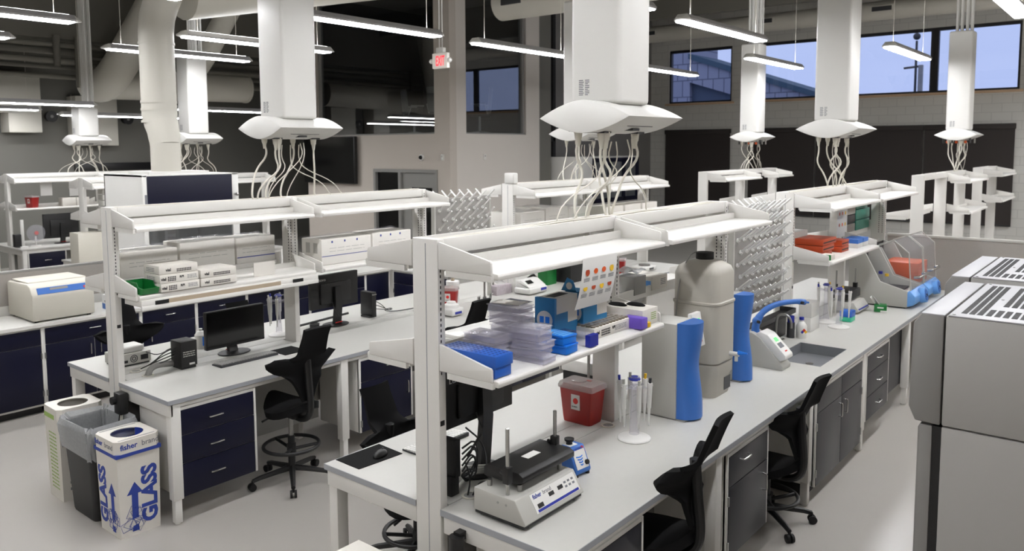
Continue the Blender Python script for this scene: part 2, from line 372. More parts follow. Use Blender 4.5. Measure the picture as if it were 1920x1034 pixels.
# ---------------------------------------------------------------- lamps
M['lamphouse'] = mat('shaded_lamp_housing', (176, 175, 176), 0.5, noise=0.02)  # white housing grayed: shade of its unlit top put into the colour
def pendant(x, y0, y1, z, lb, top=6.35):
    t = thing('pendant_light', lb, 'lamp', (x, (y0+y1)/2, z), group='long pendant lights'); h = (y1-y0)/2; e = 0.09
    sec = [(-0.10, 0.0), (-0.105, 0.02), (-0.06, 0.075), (0.06, 0.075), (0.105, 0.02), (0.10, 0.0)]
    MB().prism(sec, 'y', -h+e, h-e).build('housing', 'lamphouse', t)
    MB().box(-0.088, 0.088, -h+e+0.005, h-e-0.005, -0.014, 0.0, 0.006, 1).build('diffuser', 'lamp', t)
    if z > 3.9: MB().box(-0.045, 0.045, -h+e+0.05, h-e-0.05, 0.0745, 0.078).build('upper_diffuser', 'uplamp', t)
    for s in (-1, 1):
        MB().loft([[(p[0], s*(h-e), p[1]) for p in sec], [(p[0]*0.55, s*(h-0.02), 0.005+p[1]*0.35) for p in sec], [(p[0]*0.3, s*h, 0.008+p[1]*0.2) for p in sec]]).build('end_cap', 'whitep', t)
    for s in (-1, 1):
        MB().cyl((0, s*(h-0.28), 0.07), (0, s*(h-0.28), top-z), 0.0035, n=6).build('suspension_wire', 'cable', t)
PL = [(-9.55, 1.57, 4.0, 4.08, 'pendant light at the top left corner of the photo, above the other short left one'),
      (-11.5, 1.57, 4.0, 4.08, 'pendant light at the left edge, short piece in view just over the gray pipes'),
      (-11.65, 5.14, 7.55, 4.08, 'pendant light passing behind the fat upright hood duct'),
      (-9.66, 5.2, 7.64, 4.08, 'pendant light right of the hood duct that passes behind the left white service column'),
      (-7.28, 1.62, 4.07, 4.08, 'pendant light cut by the top of the photo above the hood duct'),
      (-7.25, 5.06, 7.50, 4.08, 'pendant light whose end points at the EXIT sign'),
      (-7.33, 8.14, 10.52, 4.08, 'pendant light in front of the corner window right of the EXIT sign'),
      (-7.34, 12.52, 14.97, 4.08, 'pendant light just right of the big white column, in front of the leftmost high window'),
      (-4.22, 5.10, 7.55, 4.08, 'pendant light mostly hidden by the big white column, only its tip at the top edge'),
      (-4.27, 8.24, 10.72, 4.08, 'pendant light with the broad bright underside above the leftmost high window'),
      (-5.22, 12.44, 14.89, 4.08, 'small pendant light crossing the far column in front of the second high window'),
      (-3.10, 12.40, 14.84, 4.08, 'pendant light in front of the third high window and the street lamp'),
      (-1.25, 8.25, 10.70, 4.08, 'pendant light cut by the top right corner of the photo'),
      (-15.3, 4.18, 6.62, 3.46, 'pendant light at the left edge level with the white box duct'),
      (-18.6, 4.40, 6.90, 3.5, 'dim pendant light lowest at the left edge, behind the other'),
      (-17.25, 6.68, 9.43, 3.355, 'far pendant light behind the distant white column by the black speaker'),
      (-15.3, 7.95, 10.4, 3.45, 'far pendant light under the big horizontal white duct'),
      # unseen lamps of the same rows, then added ones to brighten the window wall
      (-1.25, 5.10, 7.55, 4.08, 'pendant light over the freezers outside the photo'),
      (-1.25, 1.60, 4.05, 4.08, 'pendant light nearest the camera outside the photo'),
      (-4.22, 1.60, 4.05, 4.08, 'pendant light over the aisle outside the photo'),
      (1.6, 3.2, 5.6, 4.08, 'pendant light right of the camera outside the photo'),
      (1.6, 8.2, 10.6, 4.08, 'pendant light far right outside the photo'),
      (-1.25, -2.2, 0.2, 4.08, 'pendant light behind the camera outside the photo'),
      (-4.22, -2.2, 0.2, 4.08, 'pendant light behind the camera to the left outside the photo'),
      (-7.28, -2.2, 0.2, 4.08, 'pendant light further left behind the camera outside the photo'),
      (1.6, 12.4, 14.84, 4.08, 'added unseen pendant light second right of the last column, brightening the window wall'),  # added out of view to brighten the far wall, like the next three
      (0.4, 16.4, 18.84, 4.08, 'added unseen pendant light brightening the window wall'),
      (2.4, 16.4, 18.84, 4.08, 'added unseen pendant light brightening the right end of the window wall'),
      (-0.7, 16.5, 18.94, 4.08, 'added unseen pendant light brightening the window wall beside the last column'),
      (-0.6, 12.4, 14.84, 4.08, 'pendant light right of the last column outside the photo')]
for a in PL: pendant(*a, top=(3.78 if a[0] == -17.25 else 3.75 if a[0] == -15.3 and a[1] > 7 else 6.35))
# ---------------------------------------------------------------- ducts, pipes and ceiling boxes
def duct(name, lb, pts, r, n=24, smooth=0, mt='duct', bands=()):
    t = thing(name, lb, 'duct', pts[0]); o = Vector(pts[0])
    MB().tube([Vector(p)-o for p in pts], r, n, smooth=smooth).build('duct_shell', mt, t, sharp=50)
    for a, b in bands: MB().cyl(Vector(a)-o, Vector(b)-o, r*1.03 if not isinstance(r, (list, tuple)) else max(r)*1.03, n=n).build('duct_collar', mt, t)
    return t
t = duct('spiral_duct', 'white round supply duct along the window wall, above the high windows', [(-11.7, 19.6, 5.72), (4.0, 19.6, 5.72)], 0.22)
for x in (-10.95, -7.72, -5.0, -2.2):
    MB().box(x-0.24-(-11.7), x+0.24-(-11.7), -0.235, -0.205, -0.06, 0.09, 0.01).build('grille_frame', 'duct', t)
    MB().box(x-0.21-(-11.7), x+0.21-(-11.7), -0.240, -0.215, -0.035, 0.065).build('grille', 'dgray', t)
t = duct('spiral_duct', 'white round supply duct with blunt rounded end above the corner window', [(-10.0, 12.0, 5.42), (3.5, 12.0, 5.42)], 0.32)
MB().box(0.25, 0.72, -0.335, -0.30, -0.1, 0.08, 0.01).build('grille', 'dgray', t)
t = thing('hood_exhaust_duct', 'fat white upright duct rising from the blue-panelled fume hood', 'duct', (-9.2, 4.75, 2.37))
MB().tube([(0.0, 0, 0.0), (0.0, 0, 0.36)], 0.168, 28).build('duct_stub', 'duct', t)
MB().tube([(0.0, 0, 0.34), (-0.02, 0, 0.46), (-0.09, 0.0, 0.62), (-0.11, 0, 0.72)], [0.17, 0.178, 0.19, 0.20], 28, smooth=1).build('elbow', 'duct', t, sharp=50)
MB().tube([(-0.11, 0, 0.70), (-0.11, 0, 1.35), (-0.11, 0, 1.78), (-0.02, 0.05, 2.05), (0.22, 0.2, 2.6), (0.7, 0.5, 3.6)], 0.197, 28, smooth=1).build('riser', 'duct', t, sharp=50)
for z in (0.60, 0.74, 0.83, 1.52): MB().cyl((-0.11, 0, z), (-0.11, 0, z+0.03), 0.204, n=28).build('duct_collar', 'duct', t)
t = duct('main_duct', 'big horizontal white duct by the left wall, fed by two slanting ducts', [(-17.2, 7.35, 4.03), (-17.2, 10.95, 4.10)], 0.33)
o = Vector((-17.2, 7.35, 4.03))
MB().tube([Vector(p)-o for p in ((-15.9, 8.45, 6.34), (-16.0, 8.15, 5.6), (-16.2, 7.75, 4.75), (-16.35, 7.45, 4.15), (-16.7, 7.35, 3.92), (-17.2, 7.4, 4.0))], 0.33, 24, smooth=2).build('slanting_branch', 'duct', t, sharp=50)
MB().tube([Vector(p)-o for p in ((-14.2, 9.1, 6.0), (-14.4, 8.75, 5.2), (-14.6, 8.35, 4.35), (-14.9, 8.15, 3.98), (-15.8, 8.4, 3.95), (-17.0, 8.8, 4.05))], 0.21, 24, smooth=2).build('slanting_branch', 'duct', t, sharp=50)
MB().cyl((0, 3.55, 0.07), (0, 3.6, 0.071), 0.345, n=24).build('duct_collar', 'duct', t)
duct('ceiling_duct', 'white duct crossing the top of the photo just left of the left service column', [(-9.4, 5.1, 4.75), (-9.2, 7.2, 5.2), (-9.0, 10.0, 5.8)], 0.52)
for x, z, r, lb in [(-17.0, 4.73, 0.055, 'uppermost gray pipe of the pipe rack by the left wall'), (-17.2, 4.62, 0.07, 'second gray pipe from the top of the left pipe rack'),
                (-17.0, 4.42, 0.06, 'third gray pipe from the top of the left pipe rack'), (-17.4, 4.33, 0.045, 'fourth gray pipe from the top of the left pipe rack'), (-17.2, 4.12, 0.05, 'lowest thin gray pipe of the left pipe rack')]:
    simple('ceiling_pipe', lb, 'pipe', MB().cyl((0, -8, 0), (0, 7.4, 0), r), 'ceil', group='pipes along the left wall', loc=(x, 5, z))
for i, (y, z0) in enumerate([(6.6, 4.3), (7.0, 3.9), (8.0, 4.3)]):
    simple('pipe_drop', ['short vertical pipe stub left of the far white column', 'vertical pipe running down to the far white column', 'vertical pipe between the two slanting ducts'][i], 'pipe', MB().cyl((0, 0, 0), (0, 0, 4.9-z0), 0.06), 'ceil', loc=(-16.9, y, z0))
simple('ceiling_beam', 'gray boxed beam above the pipes along the left wall', 'beam', MB().box(-0.3, 0.3, -9, 8, -0.15, 0.9), 'ceil', loc=(-17.3, 6, 5.0))
for y, lb in ((-1.5, 'nearest'), (3.5, 'second nearest'), (9.0, 'third'), (17.5, 'farthest')):
    simple('roof_beam', 'gray steel roof beam crossing under the ceiling, %s of four' % lb, 'beam', MB().box(-10.5, 13.3, -0.12, 0.12, -0.3, 0.3), 'ceil', group='roof beams', loc=(-9.5, y, 6.05))
simple('duct_box', 'white rectangular duct box hanging at the left edge, left of the round black speaker', 'duct', MB().box(-0.25, 0.25, -0.62, 0.62, -0.15, 0.75, 0.01).box(-0.25, 0.25, -0.05, 0.62, -0.58, -0.15, 0.01), 'duct', loc=(-19.73, 6.6, 3.62))
simple('duct_box', 'white rectangular duct box behind the distant white column', 'duct', MB().box(-0.25, 0.25, -0.5, 0.45, -0.45, 0.7, 0.01), 'duct', loc=(-19.73, 8.45, 3.2))
for y, z, lb in ((7.55, 3.42, 'round black wall speaker right of the white duct box'), (9.3, 3.4, 'dark round wall speaker right of the distant column')):
    t = thing('wall_speaker', lb, 'speaker', (-19.95, y, z))
    MB().cyl((0, 0, 0), (0.16, 0, 0), 0.11, 0.13).build('speaker_body', 'black', t); MB().cyl((0.16, 0, 0), (0.17, 0, 0), 0.035).build('speaker_cone', 'mgray', t)
simple('wall_display', 'long black panel on the left wall behind the left service drop', 'panel', MB().box(0, 0.06, -0.95, 0.95, -0.09, 0.09, 0.01), 'black', loc=(-19.98, 9.0, 2.24))
# ---------------------------------------------------------------- things on the far walls
t = thing('exit_sign', 'hanging EXIT sign with red letters and two emergency lamp heads', 'sign', (-8.25, 8.5, 3.82))
MB().box(-0.15, 0.15, -0.03, 0.03, 0.0, 0.22, 0.006).build('sign_box', 'exitface', t)
MB().text('EXIT', 0.20, Matrix.Identity(4), 0.001, bold=0.004, align='CENTER').xf(face_m((0.012, -0.032, 0.04), (1, 0, 0), (0, 0, 1)) @ Matrix.Diagonal((0.44, 1, 1, 1))).build('lettering', 'exitred', t)
for s in (-1, 1): MB().ball((s*0.185, -0.01, 0.11), 0.035).build('lamp_head', 'whitep', t)
MB().box(-0.07, 0.07, -0.035, 0.035, 0.23, 0.30, 0.006).build('canopy', 'whitep', t)
for s in (-1, 1): MB().cyl((s*0.03, 0, 0.29), (s*0.03, 0, 2.53), 0.008, n=8).build('suspension_rod', 'whitep', t)
t = thing('wall_television', 'large black television on the far wall behind the left column', 'television', (-15.25, 11.9, 2.38))
MB().box(-0.95, 0.95, -0.05, 0.04, -0.55, 0.55, 0.01).build('television_case', 'black', t); MB().box(-0.93, 0.93, -0.053, -0.045, -0.53, 0.53).build('screen', 'screen', t)
MB().box(-0.2, 0.2, 0.04, 0.10, -0.2, 0.2).build('wall_bracket', 'black', t)
t = thing('dome_camera', 'small white dome camera on the wall above the door', 'camera', (-12.24, 11.98, 2.45))
MB().cyl((0, 0.03, 0), (0, -0.02, 0), 0.07).build('camera_base', 'whitep', t); MB().ball((0, -0.03, 0), 0.045).build('camera_dome', 'screen', t)
for x, y, z, lb in ((-11.62, 11.985, 2.455, 'white wall sensor left of the outside wall corner'), (-11.395, 13.07, 2.455, 'white wall sensor right of the outside wall corner, under the corner window')):
    t = thing('wall_sensor', lb, 'sensor', (x, y, z)); a = 0 if y < 12 else PI/2; t.rotation_euler = (0, 0, a)
    MB().box(-0.04, 0.04, -0.02, 0.02, -0.065, 0.065, 0.012).build('sensor_case', 'whitep', t)
    MB().box(-0.02, 0.02, -0.024, -0.018, 0.0, 0.04, 0.004).build('sensor_window', 'lgray', t)
# chairs and a table seen inside the meeting room window
def office_chair(x, y, rz, lb):
    t = thing('office_chair', lb, 'chair', (x, y, 2.92), rz)
    MB().box(-0.24, 0.24, -0.24, 0.24, 0.44, 0.50, 0.02).build('seat', 'dgray', t)
    MB().sheet(lambda u, v: ((u-0.5)*(0.5-0.08*(v-0.5)**2), -0.26-0.05*v+0.05*(2*u-1)**2, 0.52+0.55*v), 8, 8, 0.02).build('backrest', 'mgray', t)
    MB().cyl((0, 0, 0.1), (0, 0, 0.45), 0.03).build('column', 'steel', t)
    for k in range(5):
        a = 2*PI*k/5; MB().tube([(0, 0, 0.10), (0.3*math.cos(a), 0.3*math.sin(a), 0.05), (0.3*math.cos(a), 0.3*math.sin(a), 0.0)], 0.022).build('base_arm', 'lgray', t)
    for s in (-1, 1): MB().tube([(s*0.22, -0.2, 0.48), (s*0.3, -0.15, 0.7), (s*0.3, 0.15, 0.7)], 0.018).build('armrest', 'lgray', t)
office_chair(-12.35, 12.75, 0.25, 'gray mesh office chair nearest the right end of the meeting room window')
office_chair(-13.5, 13.0, -0.5, 'gray office chair further left inside the meeting room window')
office_chair(-12.0, 13.6, 2.2, 'gray office chair seen through the corner window')
# ---------------------------------------------------------------- benches and shelving frames
XC1, XC2 = -2.682, -6.036          # spine centre lines of the near and the second bench
def lab_bench(x0, x1, outer, y0, y1, lb):
    """outer = +1: the user side is +x"""
    xo = x1 if outer > 0 else x0
    t = thing('lab_bench', lb, 'bench', ((x0+x1)/2, y0, 0)); w = (x1-x0)/2; L = y1-y0
    MB().box(-w+0.002, w-0.002, 0.002, L-0.002, 0.882, 0.911).build('worktop', 'top', t)
    MB().box(-w, w, -0.001, 0.002, 0.88, 0.9105).box(-w, w, L-0.002, L+0.001, 0.88, 0.9105).box(outer*w-0.003, outer*w+0.001, 0, L, 0.88, 0.9105).build('edge_band', 'edge', t)
    MB().box(-w+0.01, w-0.01, 0.012, 0.04, 0.79, 0.88, 0.003).build('end_apron', 'white', t)
    xa = outer*(w-0.03)
    MB().box(xa-0.012, xa+0.012, 0.05, L-0.02, 0.845, 0.88, 0.003).build('front_apron', 'white', t)
    for y in (0.058, 1.545, 3.12, 4.48, 6.07, 7.90):
        if y > L: break
        xl = outer*(w-0.045)
        lg = MB().box(xl-0.035, xl+0.035, y-0.038, y+0.038, 0.18, 0.88, 0.006).build('leg', 'white', t)
        MB().box(xl-0.027, xl+0.027, y-0.025, y+0.025, 0.01, 0.19, 0.004).cyl((xl, y, 0), (xl, y, 0.012), 0.02).build('leg_foot', 'white', lg)
    return t
lab_bench(-2.597, -1.857, 1, 2.632, 10.60, 'right half of the near bench, gray top with the blue water units and shakers')
lab_bench(-3.490, -2.765, -1, 2.632, 10.60, 'left half of the near bench, gray top with the black mouse pad on its end')
lab_bench(-5.950, -5.216, 1, 2.632, 10.60, 'right half of the second bench, gray top over the three navy drawers')
lab_bench(-6.860, -6.122, -1, 2.632, 10.60, 'left half of the second bench, corner behind the black bin')
for xc, lb in ((XC1, 'gray strip of worktop between the halves of the near bench'), (XC2, 'gray strip of worktop between the halves of the second bench')):
    m = MB()
    for a, b in ((2.70, 4.19), (4.28, 5.81), (5.90, 7.31), (7.40, 8.88), (8.97, 10.54)): m.box(-0.08, 0.08, a, b, -0.03, 0.0)
    simple('spine_worktop', lb, 'worktop', m, 'top', loc=(xc, 0, 0.911))

def slots(m, x, y, z0, z1, dx):
    z = z0
    while z < z1: m.box(x-dx, x+dx, y-0.003, y+0.003, z, z+0.014); z += 0.026
def shelf_frame(xc, ys, lb, zb=0.0, panel=True, det=True, rails=True):
    t = thing('shelving_rack', lb, 'shelving rack', (xc, ys[0], 0)); y0 = ys[0]
    for k, y in enumerate(ys):
        p = MB().box(-0.083, 0.085, y-y0, y-y0+0.048, zb, 2.222, 0.004).build('upright', 'white', t)
        if det:
            m = MB()
            for yy in (y-y0+0.018,): slots(m, 0.0855, yy, 1.57, 2.19, 0.0012)
            if k: slots(m, 0.055, y-y0-0.0005, 1.57, 2.06, 0.003); slots(m, 0.015, y-y0-0.0005, 1.57, 2.06, 0.003)
            m.build('slot_strip', 'ink', p)
            if k == 0: MB().box(0.0845, 0.0865, 0.006, 0.034, 1.32, 1.345).build('cable_port', 'black', p)
            if k == 0: MB().box(0.004, 0.008, -0.0015, 0.002, 0.3, 2.2).build('seam', 'edge', p)
    L = ys[-1]-y0+0.048
    MB().box(0.072, 0.08, 0.05, L-0.05, 2.145, 2.222, 0.002).box(-0.08, -0.072, 0.05, L-0.05, 2.145, 2.222, 0.002).box(-0.073, 0.073, 0.05, L-0.05, 2.185, 2.19).build('cable_tray', 'white', t)
    if panel: MB().box(-0.05, 0.05, 0.06, L-0.06, 0.30, 0.875).build('spine_panel', 'mgray', t)
    if det:
        m = MB()
        for k in range(4):
            pts = [(-0.05+0.03*k+random.uniform(-0.012, 0.012), yy, 2.2+0.008*(k % 2)+random.uniform(0, 0.02)) for yy in [0.03+L*i/9*0.97 for i in range(10)]]
            m.tube(pts, 0.006, 6, smooth=1)
        m.build('cable_run', 'cable', t)
    return t
def shelf(xc, side, ya, yb, z, lb, low=True, group=None):
    """side +1 / -1; z = height of the bracket's lower edge"""
    s = side; t = thing('hung_shelf', lb, 'shelf', (xc+s*0.09, ya, z), group=group); L = yb-ya
    P = [(0, 0.129), (0.318, 0.064), (0.324, 0.055), (0.326, 0), (0, 0)]
    for y in (0.0, L-0.014): MB().prism([(s*p[0], p[1]) for p in P], 'y', y, y+0.014, 0.002).build('bracket', 'white', t)
    MB().prism([(s*0.05, 0.012), (s*0.30, 0.012), (s*0.352, 0.006), (s*0.356, -0.004), (s*0.354, -0.022), (s*0.05, -0.018)], 'y', 0.014, L-0.014, 0.002).build('shelf_board', 'white', t)
    MB().box(min(s*0.035, s*0.05), max(s*0.035, s*0.05), 0.014, L-0.014, -0.02, 0.055).build('back_rail', 'white', t)
    MB().box(min(s*0.05, s*0.33), max(s*0.05, s*0.33), -0.001, 0.02, -0.03, -0.001).build('end_rib', 'white', t)
    return t
F1 = (2.635, 4.215, 5.835); F2 = (7.33, 8.93, 10.55); F3 = (12.60, 14.15, 15.75)
UP, LO = 2.083, 1.595
shelf_frame(XC1, F1, 'white shelf frame of the near bench whose front post stands in the middle foreground')
shelf_frame(XC2, F1, 'white shelf frame at the near end of the second bench, behind the bins')
shelf_frame(XC1, F2, 'white shelf frame at the far end of the near bench, right of the drying pegs')
shelf_frame(XC2, F2, 'white shelf frame of the second bench with a small white box on its post')
shelf_frame(XC1, F3, 'bare white shelf frame behind the gray partition, at the right by the blinds', panel=False, det=False)
shelf_frame(XC2, F3, 'bare white shelf frame standing before the blinds, right of the big column', panel=False, det=False)
shelf_frame(XC1, (17.5, 19.2), 'farthest bare white shelf frame at the right, against the blinds', panel=False, det=False)
shelf_frame(-12.72, (5.20, 6.8, 8.4), 'white shelf frame in the left part of the room with the clear storage drawers', det=False)
shelf_frame(-16.1, (5.30, 6.9, 8.5), 'white shelf frame at the left edge holding the small red sharps bin', det=False)
for xc, y0, ym, ye, who in ((XC1, 2.635, 4.20, 5.885, 'near bench'), (XC2, 2.635, 4.20, 5.885, 'second bench')):
    near = who == 'near bench'
    shelf(xc, 1, y0, ym, UP, 'empty white upper shelf of the %s, right side, bay nearest the camera' % who)
    shelf(xc, 1, 4.268, ye, UP, 'empty white upper shelf of the %s, right side, above the %s' % (who, 'gray water tank' if near else 'cartons with blue dots'))
    shelf(xc, -1, y0, ym, UP, 'white upper shelf on the hidden left side of the %s, nearest bay' % who)
    shelf(xc, -1, 4.268, ye, UP, 'white upper shelf on the hidden left side of the %s, second bay' % who)
    shelf(xc, 1, y0, ym, LO, 'lower shelf of the %s, right side, %s' % (who, 'with blue racks and stacked clear boxes' if near else 'with the green bin and vial trays'))
    if not near: shelf(xc, 1, 4.268, ye, LO, 'lower shelf of the second bench carrying two wrapped cartons with blue dots')
    shelf(xc, -1, y0, ym, LO, 'lower shelf on the left side of the %s, nearest bay' % who)
    if near: shelf(xc, -1, 4.268, ye, LO, 'lower shelf on the left side of the near bench, with the gray bagged box')
for xc, who in ((XC1, 'near bench'), (XC2, 'second bench')):
    for ya, yb, b in ((7.33, 8.915, 'first'), (8.985, 10.598, 'last')):
        shelf(xc, 1, ya, yb, UP, 'upper shelf on the far frame of the %s, right side, %s bay' % (who, b))
        shelf(xc, -1, ya, yb, UP, 'upper shelf on the far frame of the %s, left side, %s bay' % (who, b))
        if not (who == 'near bench' and b == 'last'): shelf(xc, 1, ya, yb, LO, 'lower shelf on the far frame of the %s, right side, %s bay' % (who, b))
        if who == 'near bench': shelf(xc, -1, ya, yb, LO, 'lower shelf on the far frame of the near bench, left side, %s bay' % b)
shelf(XC1, -1, 12.60, 14.15, LO, 'low white shelf pointing left on the bare frame by the blinds')
shelf(XC1, 1, 14.2, 15.75, LO, 'low white shelf inside the bare frame behind the partition')
shelf(XC1, 1, 14.2, 15.75, UP, 'high white shelf inside the bare frame behind the partition')
shelf(XC1, 1, 17.5, 19.2, UP, 'high white shelf pointing right on the farthest bare frame')
shelf(XC1, 1, 17.5, 19.2, LO, 'low white shelf pointing right on the farthest bare frame')
shelf(XC2, 1, 12.6, 14.15, UP, 'short white shelf on the bare frame before the blinds, left part')
shelf(XC2, 1, 15.0, 15.75, UP, 'white shelf at the right end of the bare frame before the blinds')
shelf(XC2, -1, 14.2, 15.75, LO, 'low white shelf behind the bare frame before the blinds')
for xc, y0, a in ((-12.72, 5.20, 'frame with the clear storage drawers'), (-16.1, 5.30, 'frame at the left edge')):
    for z, zl in ((UP, 'upper'), (LO, 'lower')):
        for k in (0, 1): shelf(xc, 1, y0+1.6*k, y0+1.58+1.6*k, z, '%s shelf of the %s, %s bay' % (zl, a, ('near', 'far')[k]))
        shelf(xc, -1, y0, y0+1.58, z, '%s shelf on the left side of the %s' % (zl, a))
# task light bar under the second bench's lower shelf
t = thing('shelf_light', 'long white switched-off task light bar under the lower shelf of the second bench', 'lamp', (-5.70, 3.45, 1.50))
MB().box(-0.13, 0.13, -0.80, 0.74, 0.02, 0.072, 0.004).box(0.11, 0.135, -0.80, 0.74, -0.005, 0.03, 0.004).build('lamp_housing', 'white', t)
MB().box(0.131, 0.134, -0.60, 0.36, 0.028, 0.06).build('reflector', 'cardb', t)
for y, nm in ((-0.70, 'switch'), (0.48, 'switch')): MB().box(0.130, 0.137, y, y+0.1, 0.03, 0.058).build(nm, 'black', t)
# ---------------------------------------------------------------- cabinets
def cabinet(x, y0, y1, z0, z1, depth, mt, fronts, lb, rz=0.0, loc=None, toe=False, body='white'):
    """fronts: (ya, yb, za, zb, kind, handle y, handle z, hinge side); faces +x in its own axes"""
    L = y1-y0; t = thing('base_cabinet', lb, 'cabinet', loc or (x, y0, z0), rz); h = z1-z0
    MB().box(-depth, -0.004, 0, L, 0, h-(0.13 if 'sink' in lb else 0), 0.003).box(-0.02, 0.006, 0, 0.018, 0, h, 0.002).box(-0.02, 0.006, L-0.018, L, 0, h, 0.002).box(-0.02, 0.006, 0.018, L-0.018, h-0.022, h, 0.002).build('carcass', body, t)
    if toe: MB().box(-depth+0.05, -0.07, 0.02, L-0.02, -z0, 0).build('toe_kick', 'black', t)
    for ya, yb, za, zb, kind, hy, hz, hs in fronts:
        o = MB().box(-0.004, 0.008, ya-y0+0.004, yb-y0-0.004, za-z0+0.003, zb-z0-0.003, 0.0015).build('door' if kind == 'd' else 'drawer' if kind == 'w' else 'fixed_front', mt, t)
        if kind == 'f': continue
        a, b = hy-y0, hz-z0
        if kind == 'w': pts = [(0.006, a-0.055, b), (0.034, a-0.052, b), (0.036, a-0.045, b), (0.036, a+0.045, b), (0.034, a+0.052, b), (0.006, a+0.055, b)]
        else: pts = [(0.006, a, b-0.055), (0.034, a, b-0.052), (0.036, a, b-0.045), (0.036, a, b+0.045), (0.034, a, b+0.052), (0.006, a, b+0.055)]
        MB().tube(pts, 0.0058, 8).build('handle', 'chrome', o)
        if hs:
            yy = (ya if hs < 0 else yb)-y0
            for q in (0.18, 0.82):
                zz = za-z0+(zb-za)*q; MB().box(0.004, 0.014, yy-0.012, yy+0.004, zz-0.03, zz+0.03, 0.003).build('hinge', 'steel', o)
    return t
def dr3(y0, y1, z): return [(y0+0.018, y1-0.018, z[i+1], z[i], 'w', (y0+y1)/2, (z[i]+z[i+1])/2, 0) for i in range(len(z)-1)]
xf2 = -5.236
cabinet(xf2, 2.70, 3.325, 0.19, 0.842, 0.55, 'navy', [(2.718, 3.307, a, b, 'w', 2.985, h, 0) for a, b, h in ((0.635, 0.822, 0.725), (0.43, 0.635, 0.525), (0.19, 0.43, 0.315))], 'navy three-drawer cabinet hung under the end of the second bench, beside the glass box')
cabinet(xf2, 4.335, 4.96, 0.19, 0.842, 0.55, 'navy', [(4.353, 4.942, 0.63, 0.822, 'w', 4.68, 0.735, 0), (4.353, 4.942, 0.19, 0.63, 'd', 4.885, 0.48, -1)], 'navy cabinet with one drawer and one door right of the saddle stool, second bench')
cabinet(xf2, 5.90, 7.30, 0.10, 0.842, 0.55, 'navy', [(5.918, 6.60, 0.63, 0.822, 'f', 0, 0, 0), (6.60, 7.282, 0.63, 0.822, 'f', 0, 0, 0), (5.918, 6.60, 0.10, 0.63, 'd', 6.54, 0.48, -1), (6.60, 7.282, 0.10, 0.63, 'd', 6.66, 0.48, 1)], 'navy double-door sink cabinet of the second bench, behind the near bench')
cabinet(xf2, 7.45, 8.10, 0.19, 0.842, 0.55, 'navy', dr3(7.45, 8.10, (0.822, 0.63, 0.42, 0.2)), 'navy drawer cabinet farthest along the second bench')
xf1 = -1.877
cabinet(xf1, 2.70, 3.315, 0.19, 0.842, 0.55, 'slate', [(2.718, 3.297, a, b, 'w', 3.0, h, 0) for a, b, h in ((0.635, 0.822, 0.725), (0.43, 0.635, 0.525), (0.19, 0.43, 0.315))], 'charcoal drawer cabinet at the near end of the near bench, left of the saddle stool')
cabinet(xf1, 4.30, 4.935, 0.19, 0.842, 0.55, 'slate', [(4.318, 4.917, 0.63, 0.822, 'w', 4.53, 0.765, 0), (4.318, 4.917, 0.19, 0.63, 'd', 4.845, 0.50, -1)], 'charcoal cabinet with one drawer and one door between the two stools of the near bench')
cabinet(xf1, 5.87, 7.06, 0.10, 0.842, 0.55, 'slate', [(5.888, 6.475, 0.66, 0.822, 'f', 0, 0, 0), (6.475, 7.042, 0.66, 0.822, 'f', 0, 0, 0), (5.888, 6.475, 0.10, 0.66, 'd', 6.41, 0.56, -1), (6.475, 7.042, 0.10, 0.66, 'd', 6.54, 0.56, 1)], 'charcoal double-door cabinet under the sink of the near bench', toe=True)
cabinet(xf1, 7.18, 7.92, 0.24, 0.842, 0.55, 'slate', [(7.198, 7.90, a, b, 'w', 7.55, h, 0) for a, b, h in ((0.66, 0.822, 0.755), (0.45, 0.66, 0.55), (0.24, 0.45, 0.34))], 'charcoal three-drawer cabinet farthest along the near bench')
for x, yy, lb in ((-1.95, (7.95, 8.78), 'dark gray end panel under the far part of the near bench'), (-2.35, (3.33, 4.28), 'gray back panel of the near bench knee space behind the first stool'), (-5.80, (3.34, 4.32), 'gray back panel of the second bench knee space behind the saddle stool')):
    simple('knee_board', lb, 'panel', MB().box(-0.008, 0.008, yy[0], yy[1], 0.22, 0.86), 'slate' if x == -1.95 else 'mgray', loc=(x, 0, 0))
